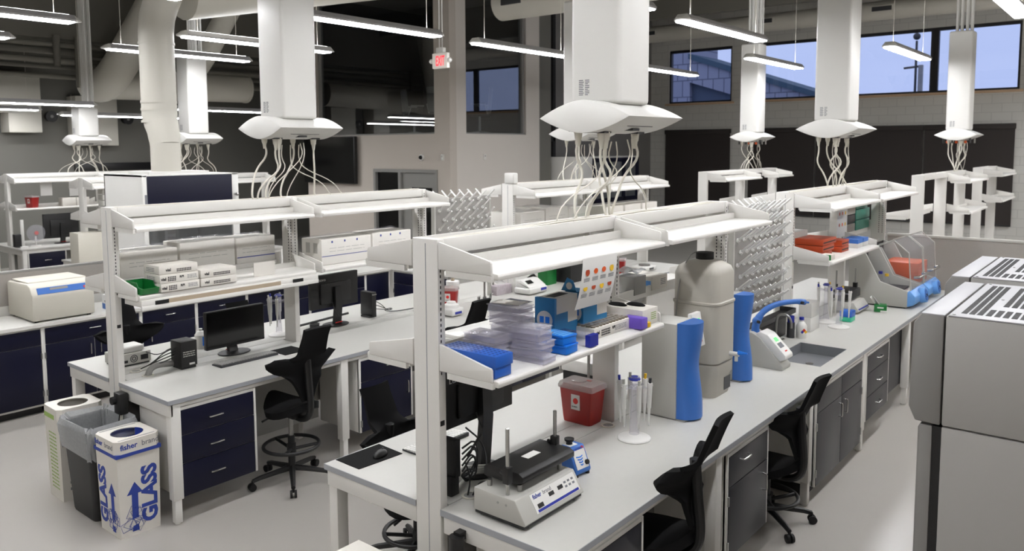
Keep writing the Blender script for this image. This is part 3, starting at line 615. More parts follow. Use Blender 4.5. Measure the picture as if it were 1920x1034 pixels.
# long counter on the left with navy units
t = thing('side_counter', 'long gray counter on the left carrying the centrifuge', 'counter', (-8.54, 0, 0))
MB().box(-0.72, 0, -1.0, 7.7, 0.89, 0.922, 0.003).build('worktop', 'top', t)
MB().box(-0.001, 0.002, -1.0, 7.7, 0.888, 0.9215).build('edge_band', 'white', t)
MB().box(-0.745, -0.722, -1.0, 4.2, 0.86, 1.02, 0.003).build('backsplash', 'top', t)
simple('peninsula_counter', 'short gray counter turning right from the left counter, far behind the second bench', 'counter', MB().box(-0.0, 1.15, -0.02, 0.7, -0.032, 0, 0.003), 'top', loc=(-8.54, 7.72, 0.922))
dv = [1.15, 2.12, 3.07, 4.06, 4.71, 5.37, 6.30, 7.25, 7.70]
for i, (a, b) in enumerate(zip(dv, dv[1:])):
    lb = ['navy cabinet of the left counter just outside the left edge', 'navy cabinet at the left edge under the centrifuge side of the counter', 'navy cabinet under the centrifuge, right of the first white divider', 'narrow navy cabinet seen between post and task light of the second bench', 'narrow navy cabinet under the fume hood', 'navy cabinet behind the black monitor of the second bench', 'navy cabinet behind the monitor seen from the back', 'narrow navy corner cabinet where the left counter turns'][i]
    mid = (a+b)/2
    fr = [(a+0.018, b-0.018, 0.70, 0.87, 'w', mid, 0.80, 0)]
    if b-a > 0.9: fr += [(a+0.018, mid, 0.10, 0.70, 'd', mid-0.05, 0.58, -1), (mid, b-0.018, 0.10, 0.70, 'd', mid+0.05, 0.58, 1)]
    elif b-a > 0.5: fr += [(a+0.018, b-0.018, 0.10, 0.70, 'd', a+0.1, 0.58, 1)]
    else: fr = [(a+0.018, b-0.018, 0.10, 0.87, 'f', 0, 0, 0)]
    cabinet(-8.57, a, b, 0.08, 0.885, 0.6, 'navy', fr, lb, toe=True)
cabinet(0, 0, 1.1, 0.08, 0.885, 0.55, 'navy', [(0.018, 1.082, 0.70, 0.87, 'w', 0.75, 0.80, 0), (0.018, 0.55, 0.10, 0.70, 'd', 0.5, 0.58, -1), (0.55, 1.082, 0.10, 0.70, 'd', 0.6, 0.58, 1)], 'navy cabinet facing the camera where the far counter turns right', rz=-PI/2, loc=(-8.52, 7.73, 0.08), toe=True)
# partitions
t = thing('partition_screen', 'low gray partition screen behind the left counter', 'partition', (-9.33, 0, 0))
MB().box(-0.03, 0.03, -3.0, 4.2, 0, 1.36).build('screen_panel', 'pgray', t); MB().box(-0.034, 0.034, -3.0, 4.205, 1.355, 1.38, 0.004).build('screen_cap', 'mgray', t)
t = thing('partition_screen', 'low gray partition screen at the far right behind the freezers', 'partition', (-1.85, 10.78, 0))
MB().box(-0.76, 0.85, -0.03, 0.03, 0, 1.53).build('screen_panel', 'pgray', t); MB().box(-0.765, 0.86, -0.036, 0.036, 1.52, 1.55, 0.004).box(0.84, 0.87, -0.036, 0.036, 0, 1.52, 0.004).build('screen_cap', 'lgray', t)
# ---------------------------------------------------------------- hanging service columns
def service_column(x, y, lb, seed=0, gas=False, top=1.75):
    t = thing('service_carrier', lb, 'service column', (x, y, 2.83)); R = random.Random(seed)
    HW, HD = 0.325, 0.33
    prof = [(HW*math.cos(a), 0.0) for a in (PI,)]
    up_ = [(-HW+2*HW*i/14, 0.105*(1-(abs(-1+2*i/14))**1.7)) for i in range(15)]
    dn_ = [(HW-2*HW*i/14, -0.095*(1-(abs(1-2*i/14))**1.7)) for i in range(1, 14)]
    MB().prism(up_+dn_, 'y', -HD, HD, 0.004).build('service_head', 'whitep', t, sharp=30)
    MB().box(-0.18, 0.18, -0.20, 0.16, 0.08, top, 0.03, 3).build('column_shaft', 'whitep', t)
    m = MB()
    for k, a in enumerate((-0.1, -0.03, 0.05, 0.12)):
        m.cyl((a, 0.0, top-0.01), (a, 0.0, 3.5), 0.02, n=8).cyl((a, 0.1, top-0.01), (a, 0.1, 3.5), 0.015, n=8)
    m.build('supply_pipe', 'whitep', t)
    m = MB()
    for k in range(9): m.box(-0.115, -0.115+(0.035 if k % 2 else 0.03), -0.2016, -0.2, 0.14+0.011*k, 0.145+0.011*k).box(-0.07, -0.07+(0.03 if k % 3 else 0.02), -0.2016, -0.2, 0.14+0.011*k, 0.145+0.011*k)
    m.build('rating_label', 'grayink', t)
    # sockets set into the lower skin
    def zl(px): u = abs(px)/HW; return -0.095*(1-u**1.7)
    for px, py in ((0.05, -0.2), (0.13, 0.0), (0.05, 0.2), (-0.12, -0.2), (-0.12, 0.1)):
        z = zl(px); MB().box(px-0.045, px+0.045, py-0.04, py+0.04, z-0.004, z+0.01).build('socket_plate', 'dgray', t)
    MB().box(0.20, 0.205, -0.15, 0.15, zl(0.2)-0.002, zl(0.2)+0.012).build('service_hatch', 'dgray', t)
    if gas:
        for k in range(14):
            px = -0.22+0.034*k; pp = MB().cyl((px, -0.1+0.2*(k % 2), -0.14), (px, -0.1+0.2*(k % 2), -0.05), 0.014, n=8); pp.build('gas_outlet', 'steel' if k % 4 else 'dgray', t)
            if k % 4 == 2: MB().ball((px, -0.12+0.2*(k % 2), -0.12), 0.024, u=8, v=6).build('gas_knob', 'orange', t)
    for k, (px, py, thick) in enumerate(((-0.12, -0.2, 1), (0.05, -0.2, 1), (0.07, -0.18, 1), (0.0, -0.1, 0), (0.01, -0.02, 0), (0.10, 0.02, 0), (0.12, 0.04, 0), (0.05, 0.2, 1), (-0.12, 0.1, 1), (-0.03, 0.1, 0))):
        z = zl(px); ex, ey = R.uniform(-0.05, 0.05), py*1.0+R.uniform(-0.55, 0.45); q = R.uniform(-0.045, 0.045)
        if thick: ey = py+R.uniform(-0.3, 0.3)
        end = -0.625
        c = MB().tube([(px, py, z-0.05), (px-q*0.6, py-0.3*q, z-0.16), (px+q, py+q*1.5, (z+end)/2), (px*0.4+ex*0.6, ey*0.8+py*0.2, end+0.14), (ex, ey, end+0.01), (ex, ey+0.06, end)], 0.0085 if thick else 0.0045, 8, smooth=2).build('power_cord', 'cable', t)
        if thick:
            MB().cyl((px, py, z+0.002), (px, py, z-0.05), 0.028, 0.022, 12).cyl((px, py, z-0.05), (px, py, z-0.10), 0.018, 0.011, 12).build('plug', 'cable', c)
    return t
service_column(-2.682, 4.30, 'big white hanging service column over the near bench, centre of the photo', 1)
service_column(-6.04, 4.29, 'white hanging service column over the second bench, left of centre', 2)
service_column(-2.70, 8.86, 'white hanging service column over the far end of the near bench, before the high windows', 3)
service_column(-6.05, 8.95, 'service column whose head shows just behind the big central one', 4)
service_column(-6.05, 14.75, 'far service column with gas outlets between the first two high windows', 5, True)
service_column(-2.68, 15.5, 'far right service column with gas outlets in front of the last high window', 6, True)
service_column(-12.72, 7.1, 'distant service column behind the hood duct', 7, top=1.45)
service_column(-16.1, 6.75, 'leftmost distant service column over the left shelf frames', 8, top=0.62)
# ---------------------------------------------------------------- fume hood on the left counter
t = thing('fume_hood', 'white bench fume hood with a navy panel front standing on the left counter', 'fume hood', (-8.75, 4.235, 0.922))
D, Lh, Hh = 0.95, 1.19, 1.44
MB().box(-D, -0.03, 0, 0.03, 0, Hh).box(-D, -0.03, Lh-0.03, Lh, 0, Hh).box(-D, -D+0.02, 0, Lh, 0, Hh).box(-D, 0.0, 0, Lh, Hh-0.02, Hh).box(-0.04, 0.0, 0, 0.05, 0, Hh, 0.006).box(-0.04, 0.0, Lh-0.09, Lh, 0, Hh, 0.006).box(-D, 0, 0, Lh, 0, 0.02).build('hood_case', 'whitep', t)
MB().box(-0.02, 0.004, 0.05, Lh-0.09, 0.96, Hh-0.012, 0.003).build('upper_panel', 'navy', t)
MB().box(-0.03, -0.024, 0.075, Lh-0.09, 0.30, 0.97).build('sash_glass', 'tintglass', t)
MB().box(-0.035, -0.015, 0.075, Lh-0.09, 0.27, 0.30, 0.004).build('sash_handle', 'steel', t)
MB().cyl((0.0, 0.028, 0.62), (0.008, 0.028, 0.62), 0.02).build('valve_port', 'ink', t)
MB().tube([(0.0, 0.06, 0.53), (0.05, 0.06, 0.53), (0.055, 0.14, 0.54)], 0.018, 8).build('valve_handle', 'orange', t)
for z in (1.18, 1.0): MB().cyl((0.0, Lh-0.05, z), (0.04, Lh-0.05, z), 0.018).ball((0.05, Lh-0.05, z), 0.022).build('service_tap', 'chrome', t)
MB().box(0.0, 0.0015, 0.02, 0.05, 1.0, 1.22).build('notice_strip', 'grayink', t)
MB().box(-D+0.2, -D+0.7, 0.2, 0.95, Hh, Hh+0.03).build('roof_plate', 'whitep', t)
# blue-framed hood far behind, against the side wall
t = thing('walk_in_hood', 'tall white hood with navy framed glass doors behind the bundle of white cords', 'fume hood', (-10.85, 15.70, 0))
MB().box(-0.75, 0, 0, 0.8, 0, 2.42, 0.006).box(-0.75, -0.04, 0.8, 3.06, 0, 2.42).build('hood_case', 'whitep', t)
m = MB(); m.box(-0.03, 0.02, 0.83, 3.04, 2.28, 2.38).box(-0.03, 0.02, 0.83, 3.04, 1.25, 1.36)
for y in (0.83, 1.55, 2.25, 2.94): m.box(-0.03, 0.02, y, y+0.1, 1.25, 2.38)
m.build('door_frame', 'navy', t)
MB().box(-0.035, -0.025, 0.85, 3.0, 1.3, 2.34).build('door_glass', 'tintglass', t)
for y in (0.95, 1.65, 2.35): MB().box(0.02, 0.035, y, y+0.55, 1.78, 1.81).build('door_bar', 'lgray', t)
# ---------------------------------------------------------------- freezers
def freezer(x, y, rz, lb):
    t = thing('upright_freezer', lb, 'freezer', (x, y, 0), rz); Wd, Hf, Dp = 0.965, 1.948, 0.95   # x 0 = seam between door and case, +x backwards
    MB().box(0.004, Dp, 0, Wd, 0.09, 1.476, 0.006).build('lower_case', 'frz', t)
    MB().box(0.004, Dp, 0, Wd, 1.482, Hf, 0.006).build('upper_case', 'frz', t)
    MB().prism([(-0.002, Hf), (-0.086, Hf), (-0.116, 1.905), (-0.124, 1.545), (-0.098, 1.486), (-0.002, 1.482)], 'y', -0.002, Wd+0.002, 0.006).build('control_door', 'frzd', t)
    MB().prism([(-0.03, 1.474), (-0.078, 1.474), (-0.085, 1.46), (-0.085, 0.1), (-0.03, 0.1)], 'y', 0.0, Wd, 0.004).build('main_door', 'frzd', t)
    MB().box(-0.03, 0.004, 0.006, Wd-0.006, 0.1, 1.474).build('door_gasket', 'black', t)
    MB().box(-0.088, 0.0, 0.0, Wd, Hf-0.002, Hf+0.004, 0.002).build('door_top', 'frzt', t)
    MB().box(0.012, Dp, 0.0, Wd, Hf, Hf+0.006, 0.002).build('top_panel', 'frzt', t)
    m = MB(); z = Hf+0.0065
    def slot(a, b): m.box(a, a+0.021, b, b+0.0245, z-0.001, z+0.0005)
    for i in range(3):
        for j in range(26): slot(0.047+0.028*i, 0.07+0.0318*j)
    for i in range(24):
        for j in range(5): slot(0.055+0.075+0.004+0.03*i, 0.07+0.0318*j)
        if i > 0:
            for j in range(8, 26): slot(0.055+0.079+0.03*i, 0.07+0.0318*j)
    m.build('vent_grille', 'ink', t)
    for a, b in ((0.03, 0.02), (0.03, Wd-0.03), (0.14, 0.5), (0.3, 0.27)): MB().cyl((a, b, z-0.001), (a, b, z+0.003), 0.006, n=8).build('screw', 'steel', t)
    for a in (0.08, Dp-0.08):
        for b in (0.08, Wd-0.08): MB().cyl((a, b, 0), (a, b, 0.1), 0.035).build('foot', 'black', t)
    return t
freezer(-0.650, 3.63, 0, 'gray upright freezer nearest the camera at the right edge')
freezer(-0.745, 4.775, 0, 'gray upright freezer behind the nearest one, only its top showing')
# ---------------------------------------------------------------- saddle stools
def saddle_stool(x, y, rz, seat, lb, ringz=0.30):
    """sitter faces +y in the stool's own axes; backrest at -y"""
    t = thing('saddle_stool', lb, 'stool', (x, y, 0), rz, group='black saddle stools')
    def back(u, v):
        z = v*0.60; s = 2*u-1
        kn = [(0, .055), (.10, .075), (.22, .11), (.32, .15), (.40, .205), (.455, .29), (.50, .315), (.53, .24), (.56, .145), (.63, .132), (.75, .125), (.9, .118), (1, .125)]
        for (a, wa), (b, wb_) in zip(kn, kn[1:]):
            if a <= v <= b: w = wa+(wb_-wa)*(v-a)/(b-a); break
        bow = 0.10*(abs(s)**2)*max(0, 1-((v-0.47)/0.18)**2)-0.02*s*s
        return (s*w, -0.21-0.05*v-0.20*max(0, v-0.45)**1.3+bow+0.06*math.sin(PI*min(1, v*1.6))*0.5, seat+0.06+z+0.035*abs(s)**2*max(0, 1-((v-0.5)/0.09)**2))
    MB().sheet(back, 16, 36, 0.024).build('backrest', 'fabric', t, sharp=60)
    MB().tube([(0, -0.235, seat+0.42), (0, -0.25, seat+0.2), (0, -0.27, seat+0.05), (0, -0.25, seat-0.06), (0, -0.15, seat-0.11), (0, -0.02, seat-0.09)], [0.03, 0.03, 0.028, 0.026, 0.026, 0.03], 10, smooth=2).build('back_spine', 'black', t)
    def seatf(u, v):
        a = 2*PI*u; r = v; sxx = 0.20+0.05*math.cos(2*a)*0 ; cx_, sy_ = math.cos(a), math.sin(a)
        w = 0.215*(1-0.38*max(0, sy_)**1.5*1.0); d = 0.23 if sy_ < 0 else 0.25
        return (cx_*w*r, sy_*d*r, seat+0.03*(abs(cx_*r))**2*-1+0.045*max(0, -sy_*r)**2+0.05*max(0, sy_*r)**3)
    MB().sheet(lambda u, v: seatf(u, max(v, 0.01)), 28, 8, 0.055).build('seat', 'fabric', t, sharp=60)
    MB().box(-0.07, 0.07, -0.13, 0.10, seat-0.10, seat-0.05, 0.012).build('tilt_mechanism', 'black', t)
    for s in (-1, 1): MB().tube([(s*0.05, 0, seat-0.08), (s*0.17, 0.03, seat-0.085), (s*0.24, 0.03, seat-0.10)], 0.008).build('lever', 'black', t)
    MB().cyl((0, 0, 0.36), (0, 0, seat-0.08), 0.019).build('gas_lift', 'steel', t)
    MB().cyl((0, 0, 0.09), (0, 0, 0.38), 0.029, 0.027).build('column_sleeve', 'black', t)
    n = 32; MB().tube([(0.215*math.cos(2*PI*k/n), 0.215*math.sin(2*PI*k/n), ringz) for k in range(n)], 0.014, 10, closed=True).build('foot_ring', 'black', t)
    MB().tube([(0, 0.03, ringz-0.03), (0, 0.21, ringz)], 0.013).tube([(0.02, -0.02, ringz-0.03), (0.16, -0.14, ringz)], 0.013).tube([(-0.02, -0.02, ringz-0.03), (-0.16, -0.14, ringz)], 0.013).cyl((0, 0, ringz-0.06), (0, 0, ringz+0.01), 0.036).build('ring_bracket', 'black', t)
    for k in range(5):
        a = 2*PI*k/5+0.35; c, s = math.cos(a), math.sin(a)
        l = MB().tube([(0.02*c, 0.02*s, 0.115), (0.12*c, 0.12*s, 0.105), (0.26*c, 0.26*s, 0.088), (0.315*c, 0.315*s, 0.075)], [0.026, 0.022, 0.019, 0.016], 8).build('base_leg', 'black', t)
        q = MB()
        for d_ in (-0.016, 0.016): q.cyl((0.32*c-s*(d_-0.009)+0.0, 0.32*s+c*(d_-0.009), 0.029), (0.32*c-s*(d_+0.009), 0.32*s+c*(d_+0.009), 0.029), 0.029, n=14)
        q.cyl((0.315*c, 0.315*s, 0.04), (0.315*c, 0.315*s, 0.08), 0.009); q.build('caster', 'rubber', l)
    return t
saddle_stool(-5.235, 3.635, PI/2, 0.645, 'black saddle stool pulled up to the second bench, whole and in full view')
saddle_stool(-1.985, 3.60, PI/2+0.1, 0.645, 'black saddle stool at the near bench, its winged back standing above the worktop edge', 0.2)
saddle_stool(-2.03, 5.33, PI/2-0.1, 0.46, 'black saddle stool tucked low under the near bench between the charcoal cabinets', 0.19)
saddle_stool(-3.58, 3.42, -PI/2+0.05, 0.43, 'black saddle stool left of the near bench, its back behind the mouse pad', 0.19)
saddle_stool(-5.12, 5.38, PI/2, 0.60, 'black saddle stool by the second bench sink, its back seen through the near shelves', 0.2)
saddle_stool(-7.12, 3.35, -PI/2, 0.60, 'black saddle stool behind the second bench post, left side', 0.2)
saddle_stool(-6.75, 4.35, -PI/2, 0.46, 'black saddle stool beyond the second bench, its foot ring seen through the knee space', 0.24)
# ---------------------------------------------------------------- builders for bench-top things
ZB = 0.911; ZL = 1.608
def monitor(x, y, rz, zb, zt, w, lb, back=True, base=None, cable=True):
    """back faces +x, screen faces -x in its own axes; base at origin on the worktop"""
    t = thing('computer_monitor', lb, 'monitor', (x, y, ZB), rz); b, h = zb-ZB, zt-zb
    MB().box(-0.022, 0.022, -w/2, w/2, b, b+h, 0.006).box(0.018, 0.045, -w*0.32, w*0.32, b+0.04, b+h*0.75, 0.012).build('monitor_case', 'black', t)
    MB().box(-0.0235, -0.0215, -w/2+0.008, w/2-0.008, b+0.022, b+h-0.008).build('screen', 'screen', t)
    MB().loft([[(0.045, -0.035, b+h*0.62), (0.075, -0.035, b+h*0.62), (0.075, 0.035, b+h*0.62), (0.045, 0.035, b+h*0.62)], [(0.05, -0.04, b+0.02), (0.085, -0.04, b+0.02), (0.085, 0.04, b+0.02), (0.05, 0.04, b+0.02)], [(0.02, -0.04, 0.012), (0.06, -0.04, 0.012), (0.06, 0.04, 0.012), (0.02, 0.04, 0.012)]]).build('neck', 'black', t)
    MB().lathe((0.02, 0, 0), [(0.125, 0), (0.13, 0.006), (0.125, 0.012), (0.05, 0.016)], 32, sx=0.85, sy=1.1).build('stand_base', 'black', t)
    MB().box(0.06, 0.066, -0.035, 0.05, 0.028, 0.036).build('red_clip', 'redink', t)
    if back: MB().text('Lenovo', 0.045, face_m((0.0228, -w/2+0.045, b+h-0.062), (0, 1, 0), (0, 0, 1)), 0.001).build('lettering', 'whitep', t)
    if cable: MB().tube([(0.05, -0.06, b+0.05), (0.08, -0.05, b-0.03), (0.07, 0.0, b-0.09), (0.06, 0.03, b-0.1)], 0.004, 6, smooth=2).build('video_cable', 'black', t)
    return t
def sharps(x, y, rz, lb, z=ZB, s=1.0, w=0.125, d=0.085, h=0.255, lab=True):
    t = thing('sharps_container', lb, 'sharps bin', (x, y, z), rz); w, d, h = w*s, d*s, h*s
    def ring(k, zz, r=0.02):
        a, b = w*k, d*k; out = []
        for sx_, sy_, a0 in ((1, 1, 0), (-1, 1, 90), (-1, -1, 180), (1, -1, 270)):
            for q in (0, 45, 90): an = math.radians(a0+q); out.append((sx_*(a-r)+r*math.cos(an), sy_*(b-r)+r*math.sin(an), zz))
        return out
    MB().loft([ring(0.82, 0), ring(0.84, 0.01), ring(1.0, h*0.88)]).build('bin_body', 'red', t)
    MB().loft([ring(1.07, h*0.86), ring(1.08, h*0.92), ring(1.02, h), ring(0.9, h)]).build('lid', 'lidclear', t)
    MB().lathe((-w*0.2, 0, h), [(0.05*s, 0), (0.05*s, 0.006), (0.035*s, 0.008)], 20).build('lid_rotor', 'lidclear', t)
    MB().box(-w*0.25, w*0.35, d*0.3, d*0.55, h*1.0, h*1.005).build('flap', 'red', t)
    if lab:
        f = -d*0.955
        a = math.atan2(d*0.16, h*0.88)
        MB().box(-0.03*s, 0.035*s, f-0.002, f+0.004, h*0.36, h*0.74).build('label', 'paper', t)
        MB().cyl((0.004, f-0.003, h*0.58), (0.004, f+0.002, h*0.58), 0.019*s).build('hazard_mark', 'redink', t)
        MB().text('SHARPS', 0.012*s, face_m((-0.024*s, f-0.0025, h*0.42), (1, 0, 0), (0, 0, 1))).build('lettering', 'ink', t)
    return t
def pipette_stand(x, y, lb, h=0.36, n=6, rz=0.0, top='dblue'):
    t = thing('pipette_stand', lb, 'pipette stand', (x, y, ZB), rz)
    MB().lathe((0, 0, 0), [(0.098, 0), (0.1, 0.006), (0.095, 0.012), (0.05, 0.02), (0.03, 0.03)], 36).build('stand_base', 'whitep', t)
    MB().lathe((0, 0, 0.02), [(0.03, 0), (0.024, 0.1), (0.02, h-0.1), (0.028, h-0.05), (0.03, h-0.03)], 20).build('column', 'clearg', t)
    MB().lathe((0, 0, h-0.03), [(0.034, 0), (0.036, 0.008), (0.02, 0.016), (0.02, 0.022)], 20).build('top_knob', top, t)
    m = MB()
    for k in range(n):
        a = 2*PI*k/n+0.3; c, s = math.cos(a), math.sin(a)
        m.tube([(0.02*c, 0.02*s, h-0.075), (0.06*c, 0.06*s, h-0.07), (0.082*c, 0.082*s, h-0.072)], 0.006, 6)
    m.cyl((0, 0, h-0.085), (0, 0, h-0.06), 0.03, 0.026).build('hook_wheel', 'clearg', t)
    cols = ['dgray', 'yellow', 'lgray', 'dblue', 'whitep', 'lgray']
    for k in range(n):
        a = 2*PI*k/n+0.3; c, s = math.cos(a), math.sin(a); px, py = 0.088*c, 0.088*s
        p = MB().cyl((px, py, h-0.19), (px*1.05, py*1.05, h-0.04), 0.0125, 0.0155, 10).cyl((px*0.97, py*0.97, h-0.30), (px, py, h-0.19), 0.0045, 0.010, 10).tube([(px*1.02, py*1.02, h-0.05), (px*1.25, py*1.25, h-0.055)], 0.005, 6).build('pipette', 'whitep', t)
        MB().cyl((px*1.05, py*1.05, h-0.04), (px*1.07, py*1.07, h-0.01), 0.008, 0.0085, 10).build('plunger', cols[k % 6], p)
    return t
def carton(name, lb, cat, x0, x1, y0, y1, z0, z1, mt='cardw', group=None, b=0.003, parts=()):
    """parts: (name, material, builder) in local axes centred on the base"""
    t = thing(name, lb, cat, ((x0+x1)/2, (y0+y1)/2, z0), group=group); w, d, h = (x1-x0)/2, (y1-y0)/2, z1-z0
    MB().box(-w, w, -d, d, 0, h, b).build('box_body', mt, t)
    for nm, m_, f in parts:
        mb = MB(); f(mb, w, d, h); mb.build(nm, m_, t)
    return t
def lines(m, f, u0, u1, v0, v1, n, seed=1, fill=0.7):
    """rows of little print marks; f(u0,u1,v0,v1) adds one mark"""
    R = random.Random(seed)
    for i in range(n):
        v = v0+(v1-v0)*i/max(1, n); u = u0
        while u < u1:
            l = R.uniform(0.1, 0.3)*(u1-u0)
            f(u, min(u1, u+l), v, v+(v1-v0)/n*fill*0.6); u += l+0.04*(u1-u0)
# ---------------------------------------------------------------- right half of the near bench
t = thing('platform_shaker', 'gray benchtop shaker with a black platform and two steel rods, nearest item on the bench', 'shaker', (-2.29, 2.70, ZB))
prof = [(-0.15, 0.025), (-0.15, 0.135), (0.10, 0.135), (0.165, 0.035), (0.155, 0.025)]
MB().prism(prof, 'y', 0, 0.47, 0.006).build('shaker_body', 'lgray', t)
MB().box(-0.145, 0.15, 0.005, 0.465, 0.012, 0.027).build('base_plate', 'black', t)
for a in (-0.11, 0.12):
    for b in (0.05, 0.42): MB().cyl((a, b, 0), (a, b, 0.016), 0.02).build('foot', 'rubber', t)
sl = Vector((0.065, 0, -0.10)).normalized(); nn = Vector((0.10, 0, 0.065)).normalized()
def pan(m, y0, y1, d0, d1, off):   # a plate on the sloping front, d measured down from its top edge
    o = Vector((0.10, 0, 0.135)); q = [o+sl*d+Vector((0, y, 0))+nn*e for e in (-0.002, off) for d, y in ((d0, y0), (d0, y1), (d1, y1), (d1, y0))]
    m._addv(q, [(0, 1, 2, 3), (7, 6, 5, 4), (0, 4, 5, 1), (1, 5, 6, 2), (2, 6, 7, 3), (3, 7, 4, 0)]); return m
pan(MB(), 0.10, 0.45, 0.010, 0.100, 0.0012).build('control_plate', 'whitep', t)
pan(MB(), 0.115, 0.44, 0.086, 0.098, 0.002).build('blue_stripe', 'dblue', t)
pan(pan(pan(MB(), 0.125, 0.165, 0.062, 0.082, 0.004), 0.225, 0.262, 0.040, 0.058, 0.004), 0.30, 0.337, 0.035, 0.053, 0.004).build('button', 'black', t)
m = MB()
for k in range(6): pan(m, 0.355+0.03*(k % 3), 0.372+0.03*(k % 3), 0.03+0.02*(k//3), 0.04+0.02*(k//3), 0.002)
m.build('key_marks', 'grayink', t)
fm = face_m(Vector((0.10, 0.115, 0.135))+sl*0.035+nn*0.0015, (0, 1, 0), -sl)
MB().text('fisher', 0.028, fm, bold=0.0006).build('lettering', 'blueink', t)
MB().text('brand', 0.028, face_m(Vector((0.10, 0.191, 0.135))+sl*0.035+nn*0.0015, (0, 1, 0), -sl)).build('lettering', 'grayink', t)
pl = MB().prism([(-0.155, 0.165), (0.03, 0.165), (0.085, 0.185), (0.085, 0.212), (0.06, 0.226), (-0.13, 0.226), (-0.155, 0.21)], 'y', 0.08, 0.50, 0.004).build('platform', 'black', t)
MB().box(-0.06, -0.015, 0.25, 0.35, 0.2255, 0.2275).build('paper_label', 'paper', pl)
for (a, b, z1) in ((0.035, 0.03, 0.45), (-0.03, 0.49, 0.40)):
    MB().cyl((a, b, 0.13), (a, b, z1), 0.0095).build('rod', 'chrome', t); MB().box(a-0.018, a+0.018, b-0.018, b+0.018, 0.19, 0.27, 0.004).tube([(a-0.015, b, 0.23), (a-0.05, b+0.01, 0.23)], 0.008).build('rod_clamp', 'black', t)
for a, b in ((-0.1, 0.06), (0.05, 0.10), (0.05, 0.42)): MB().cyl((a, b, 0.134), (a, b, 0.165), 0.012).build('post', 'steel', t)
for b in (0.07,): MB().cyl((0.0, -0.002, 0.10), (0, 0.004, 0.10), 0.006).cyl((0.05, -0.002, 0.10), (0.05, 0.004, 0.10), 0.006).build('screw', 'steel', t)

t = thing('vortex_mixer', 'blue vortex mixer with a black cup and printed front, behind the platform shaker', 'mixer', (-2.35, 3.40, ZB), -0.12)
MB().prism([(-0.075, 0.012), (-0.075, 0.125), (-0.055, 0.145), (0.02, 0.148), (0.075, 0.03), (0.07, 0.012)], 'y', -0.06, 0.06, 0.007).build('mixer_body', 'blue', t)
MB().prism([(0.031, 0.130), (0.0705, 0.041), (0.0725, 0.042), (0.033, 0.131)], 'y', -0.046, 0.046).build('front_plate', 'paper', t)
vn = Vector((0.117, 0, 0.055)).normalized(); vu = Vector((-0.055, 0, 0.117)).normalized(); vo = Vector((0.0745, 0, 0.037))
MB().text('VORTEX', 0.022, face_m(vo+vu*0.098+vn*0.001+Vector((0, -0.048, 0)), (0, 1, 0), vu), bold=0.0006).text('GENIE', 0.022, face_m(vo+vu*0.078+vn*0.001+Vector((0, -0.040, 0)), (0, 1, 0), vu), bold=0.0006).build('lettering', 'blueink', t)
MB().text('2', 0.045, face_m(vo+vu*0.085+vn*0.001+Vector((0, 0.026, 0)), (0, 1, 0), vu), bold=0.001).build('numeral', 'redink', t)
m = MB()
for k in range(4): m.tube([vo+vu*(0.07-0.014*k)+vn*0.001+Vector((0, -0.03+0.006*k, 0)), vo+vu*(0.064-0.014*k)+vn*0.001, vo+vu*(0.07-0.014*k)+vn*0.001+Vector((0, 0.018-0.004*k, 0))], 0.0035, 6, smooth=1)
m.build('swirl_print', 'brightblue', t)
MB().cyl(vo+vu*0.03+Vector((0, 0.035, 0)), vo+vu*0.03+vn*0.012+Vector((0, 0.035, 0)), 0.013).build('knob', 'black', t)
MB().lathe((-0.03, 0, 0.145), [(0.018, 0), (0.016, 0.012), (0.026, 0.022), (0.027, 0.032), (0.02, 0.03)], 20).build('mixing_cup', 'rubber', t)
MB().box(-0.05, 0.005, -0.03, 0.03, 0.1465, 0.1475).build('top_label', 'paper', t)
for a in (-0.06, 0.06):
    for b in (-0.045, 0.045): MB().cyl((a, b, 0), (a, b, 0.014), 0.012).build('foot', 'rubber', t)

monitor(-2.775, 3.10, 0, 1.205, 1.505, 0.56, 'black monitor on the near bench seen from behind, under the lower shelf')
t = thing('paper_coil', 'gray ribbon hose coiled round the foot of the near black monitor', 'hose', (-2.74, 3.14, ZB))
for k in range(5):
    MB().tube([(0.02+0.0*k, -0.40, 0.015+0.012*k), (0.04, -0.28, 0.02+0.012*k), (-0.02, -0.16, 0.012+0.012*k), (0.09, -0.03, 0.01+0.011*k), (0.15, 0.06, 0.01+0.011*k), (0.13, 0.17, 0.01+0.011*k)], 0.0075, 6, smooth=2).build('strand', 'lgray', t)
simple('sticky_note', 'small white notes lying on the round base of the near black monitor', 'note', MB().box(-0.05, 0.03, -0.04, 0.03, 0, 0.001), 'paper', loc=(-2.80, 3.05, ZB+0.017))
t = thing('mini_computer', 'black mini computer standing behind the foreground post, wrapped in black cables', 'computer', (-2.715, 2.79, ZB))
MB().box(-0.09, 0.09, -0.018, 0.02, 0.1, 0.29, 0.004).box(-0.07, 0.07, -0.03, 0.03, 0, 0.1, 0.004).build('computer_case', 'black', t)
for k in range(5):
    R = random.Random(k); MB().tube([(0.09, 0.03, 0.12+0.03*k), (0.12, 0.07+0.01*k, 0.2+0.02*k), (0.10, 0.14, 0.12+R.uniform(-0.05, 0.05)), (0.1, 0.06, 0.05+0.02*k), (0.09, 0.025, 0.1)], 0.005, 6, smooth=2).build('cable_loop', 'black', t)
MB().tube([(0.10, 0.06, 0.19), (0.12, 0.14, 0.29)], 0.007).build('antenna', 'black', t)
t = thing('power_cable', 'black cord dropping from the mini computer into the near grommet', 'cord', (-2.588, 2.835, ZB))
MB().tube([(-0.03, 0.0, 0.17), (-0.01, 0.02, 0.08), (-0.01, -0.005, 0.0)], 0.0045, 6, smooth=2).build('cord_sheath', 'black', t)
t = thing('power_cable', 'black cord from the grommet to the back of the platform shaker', 'cord', (-2.588, 2.845, ZB))
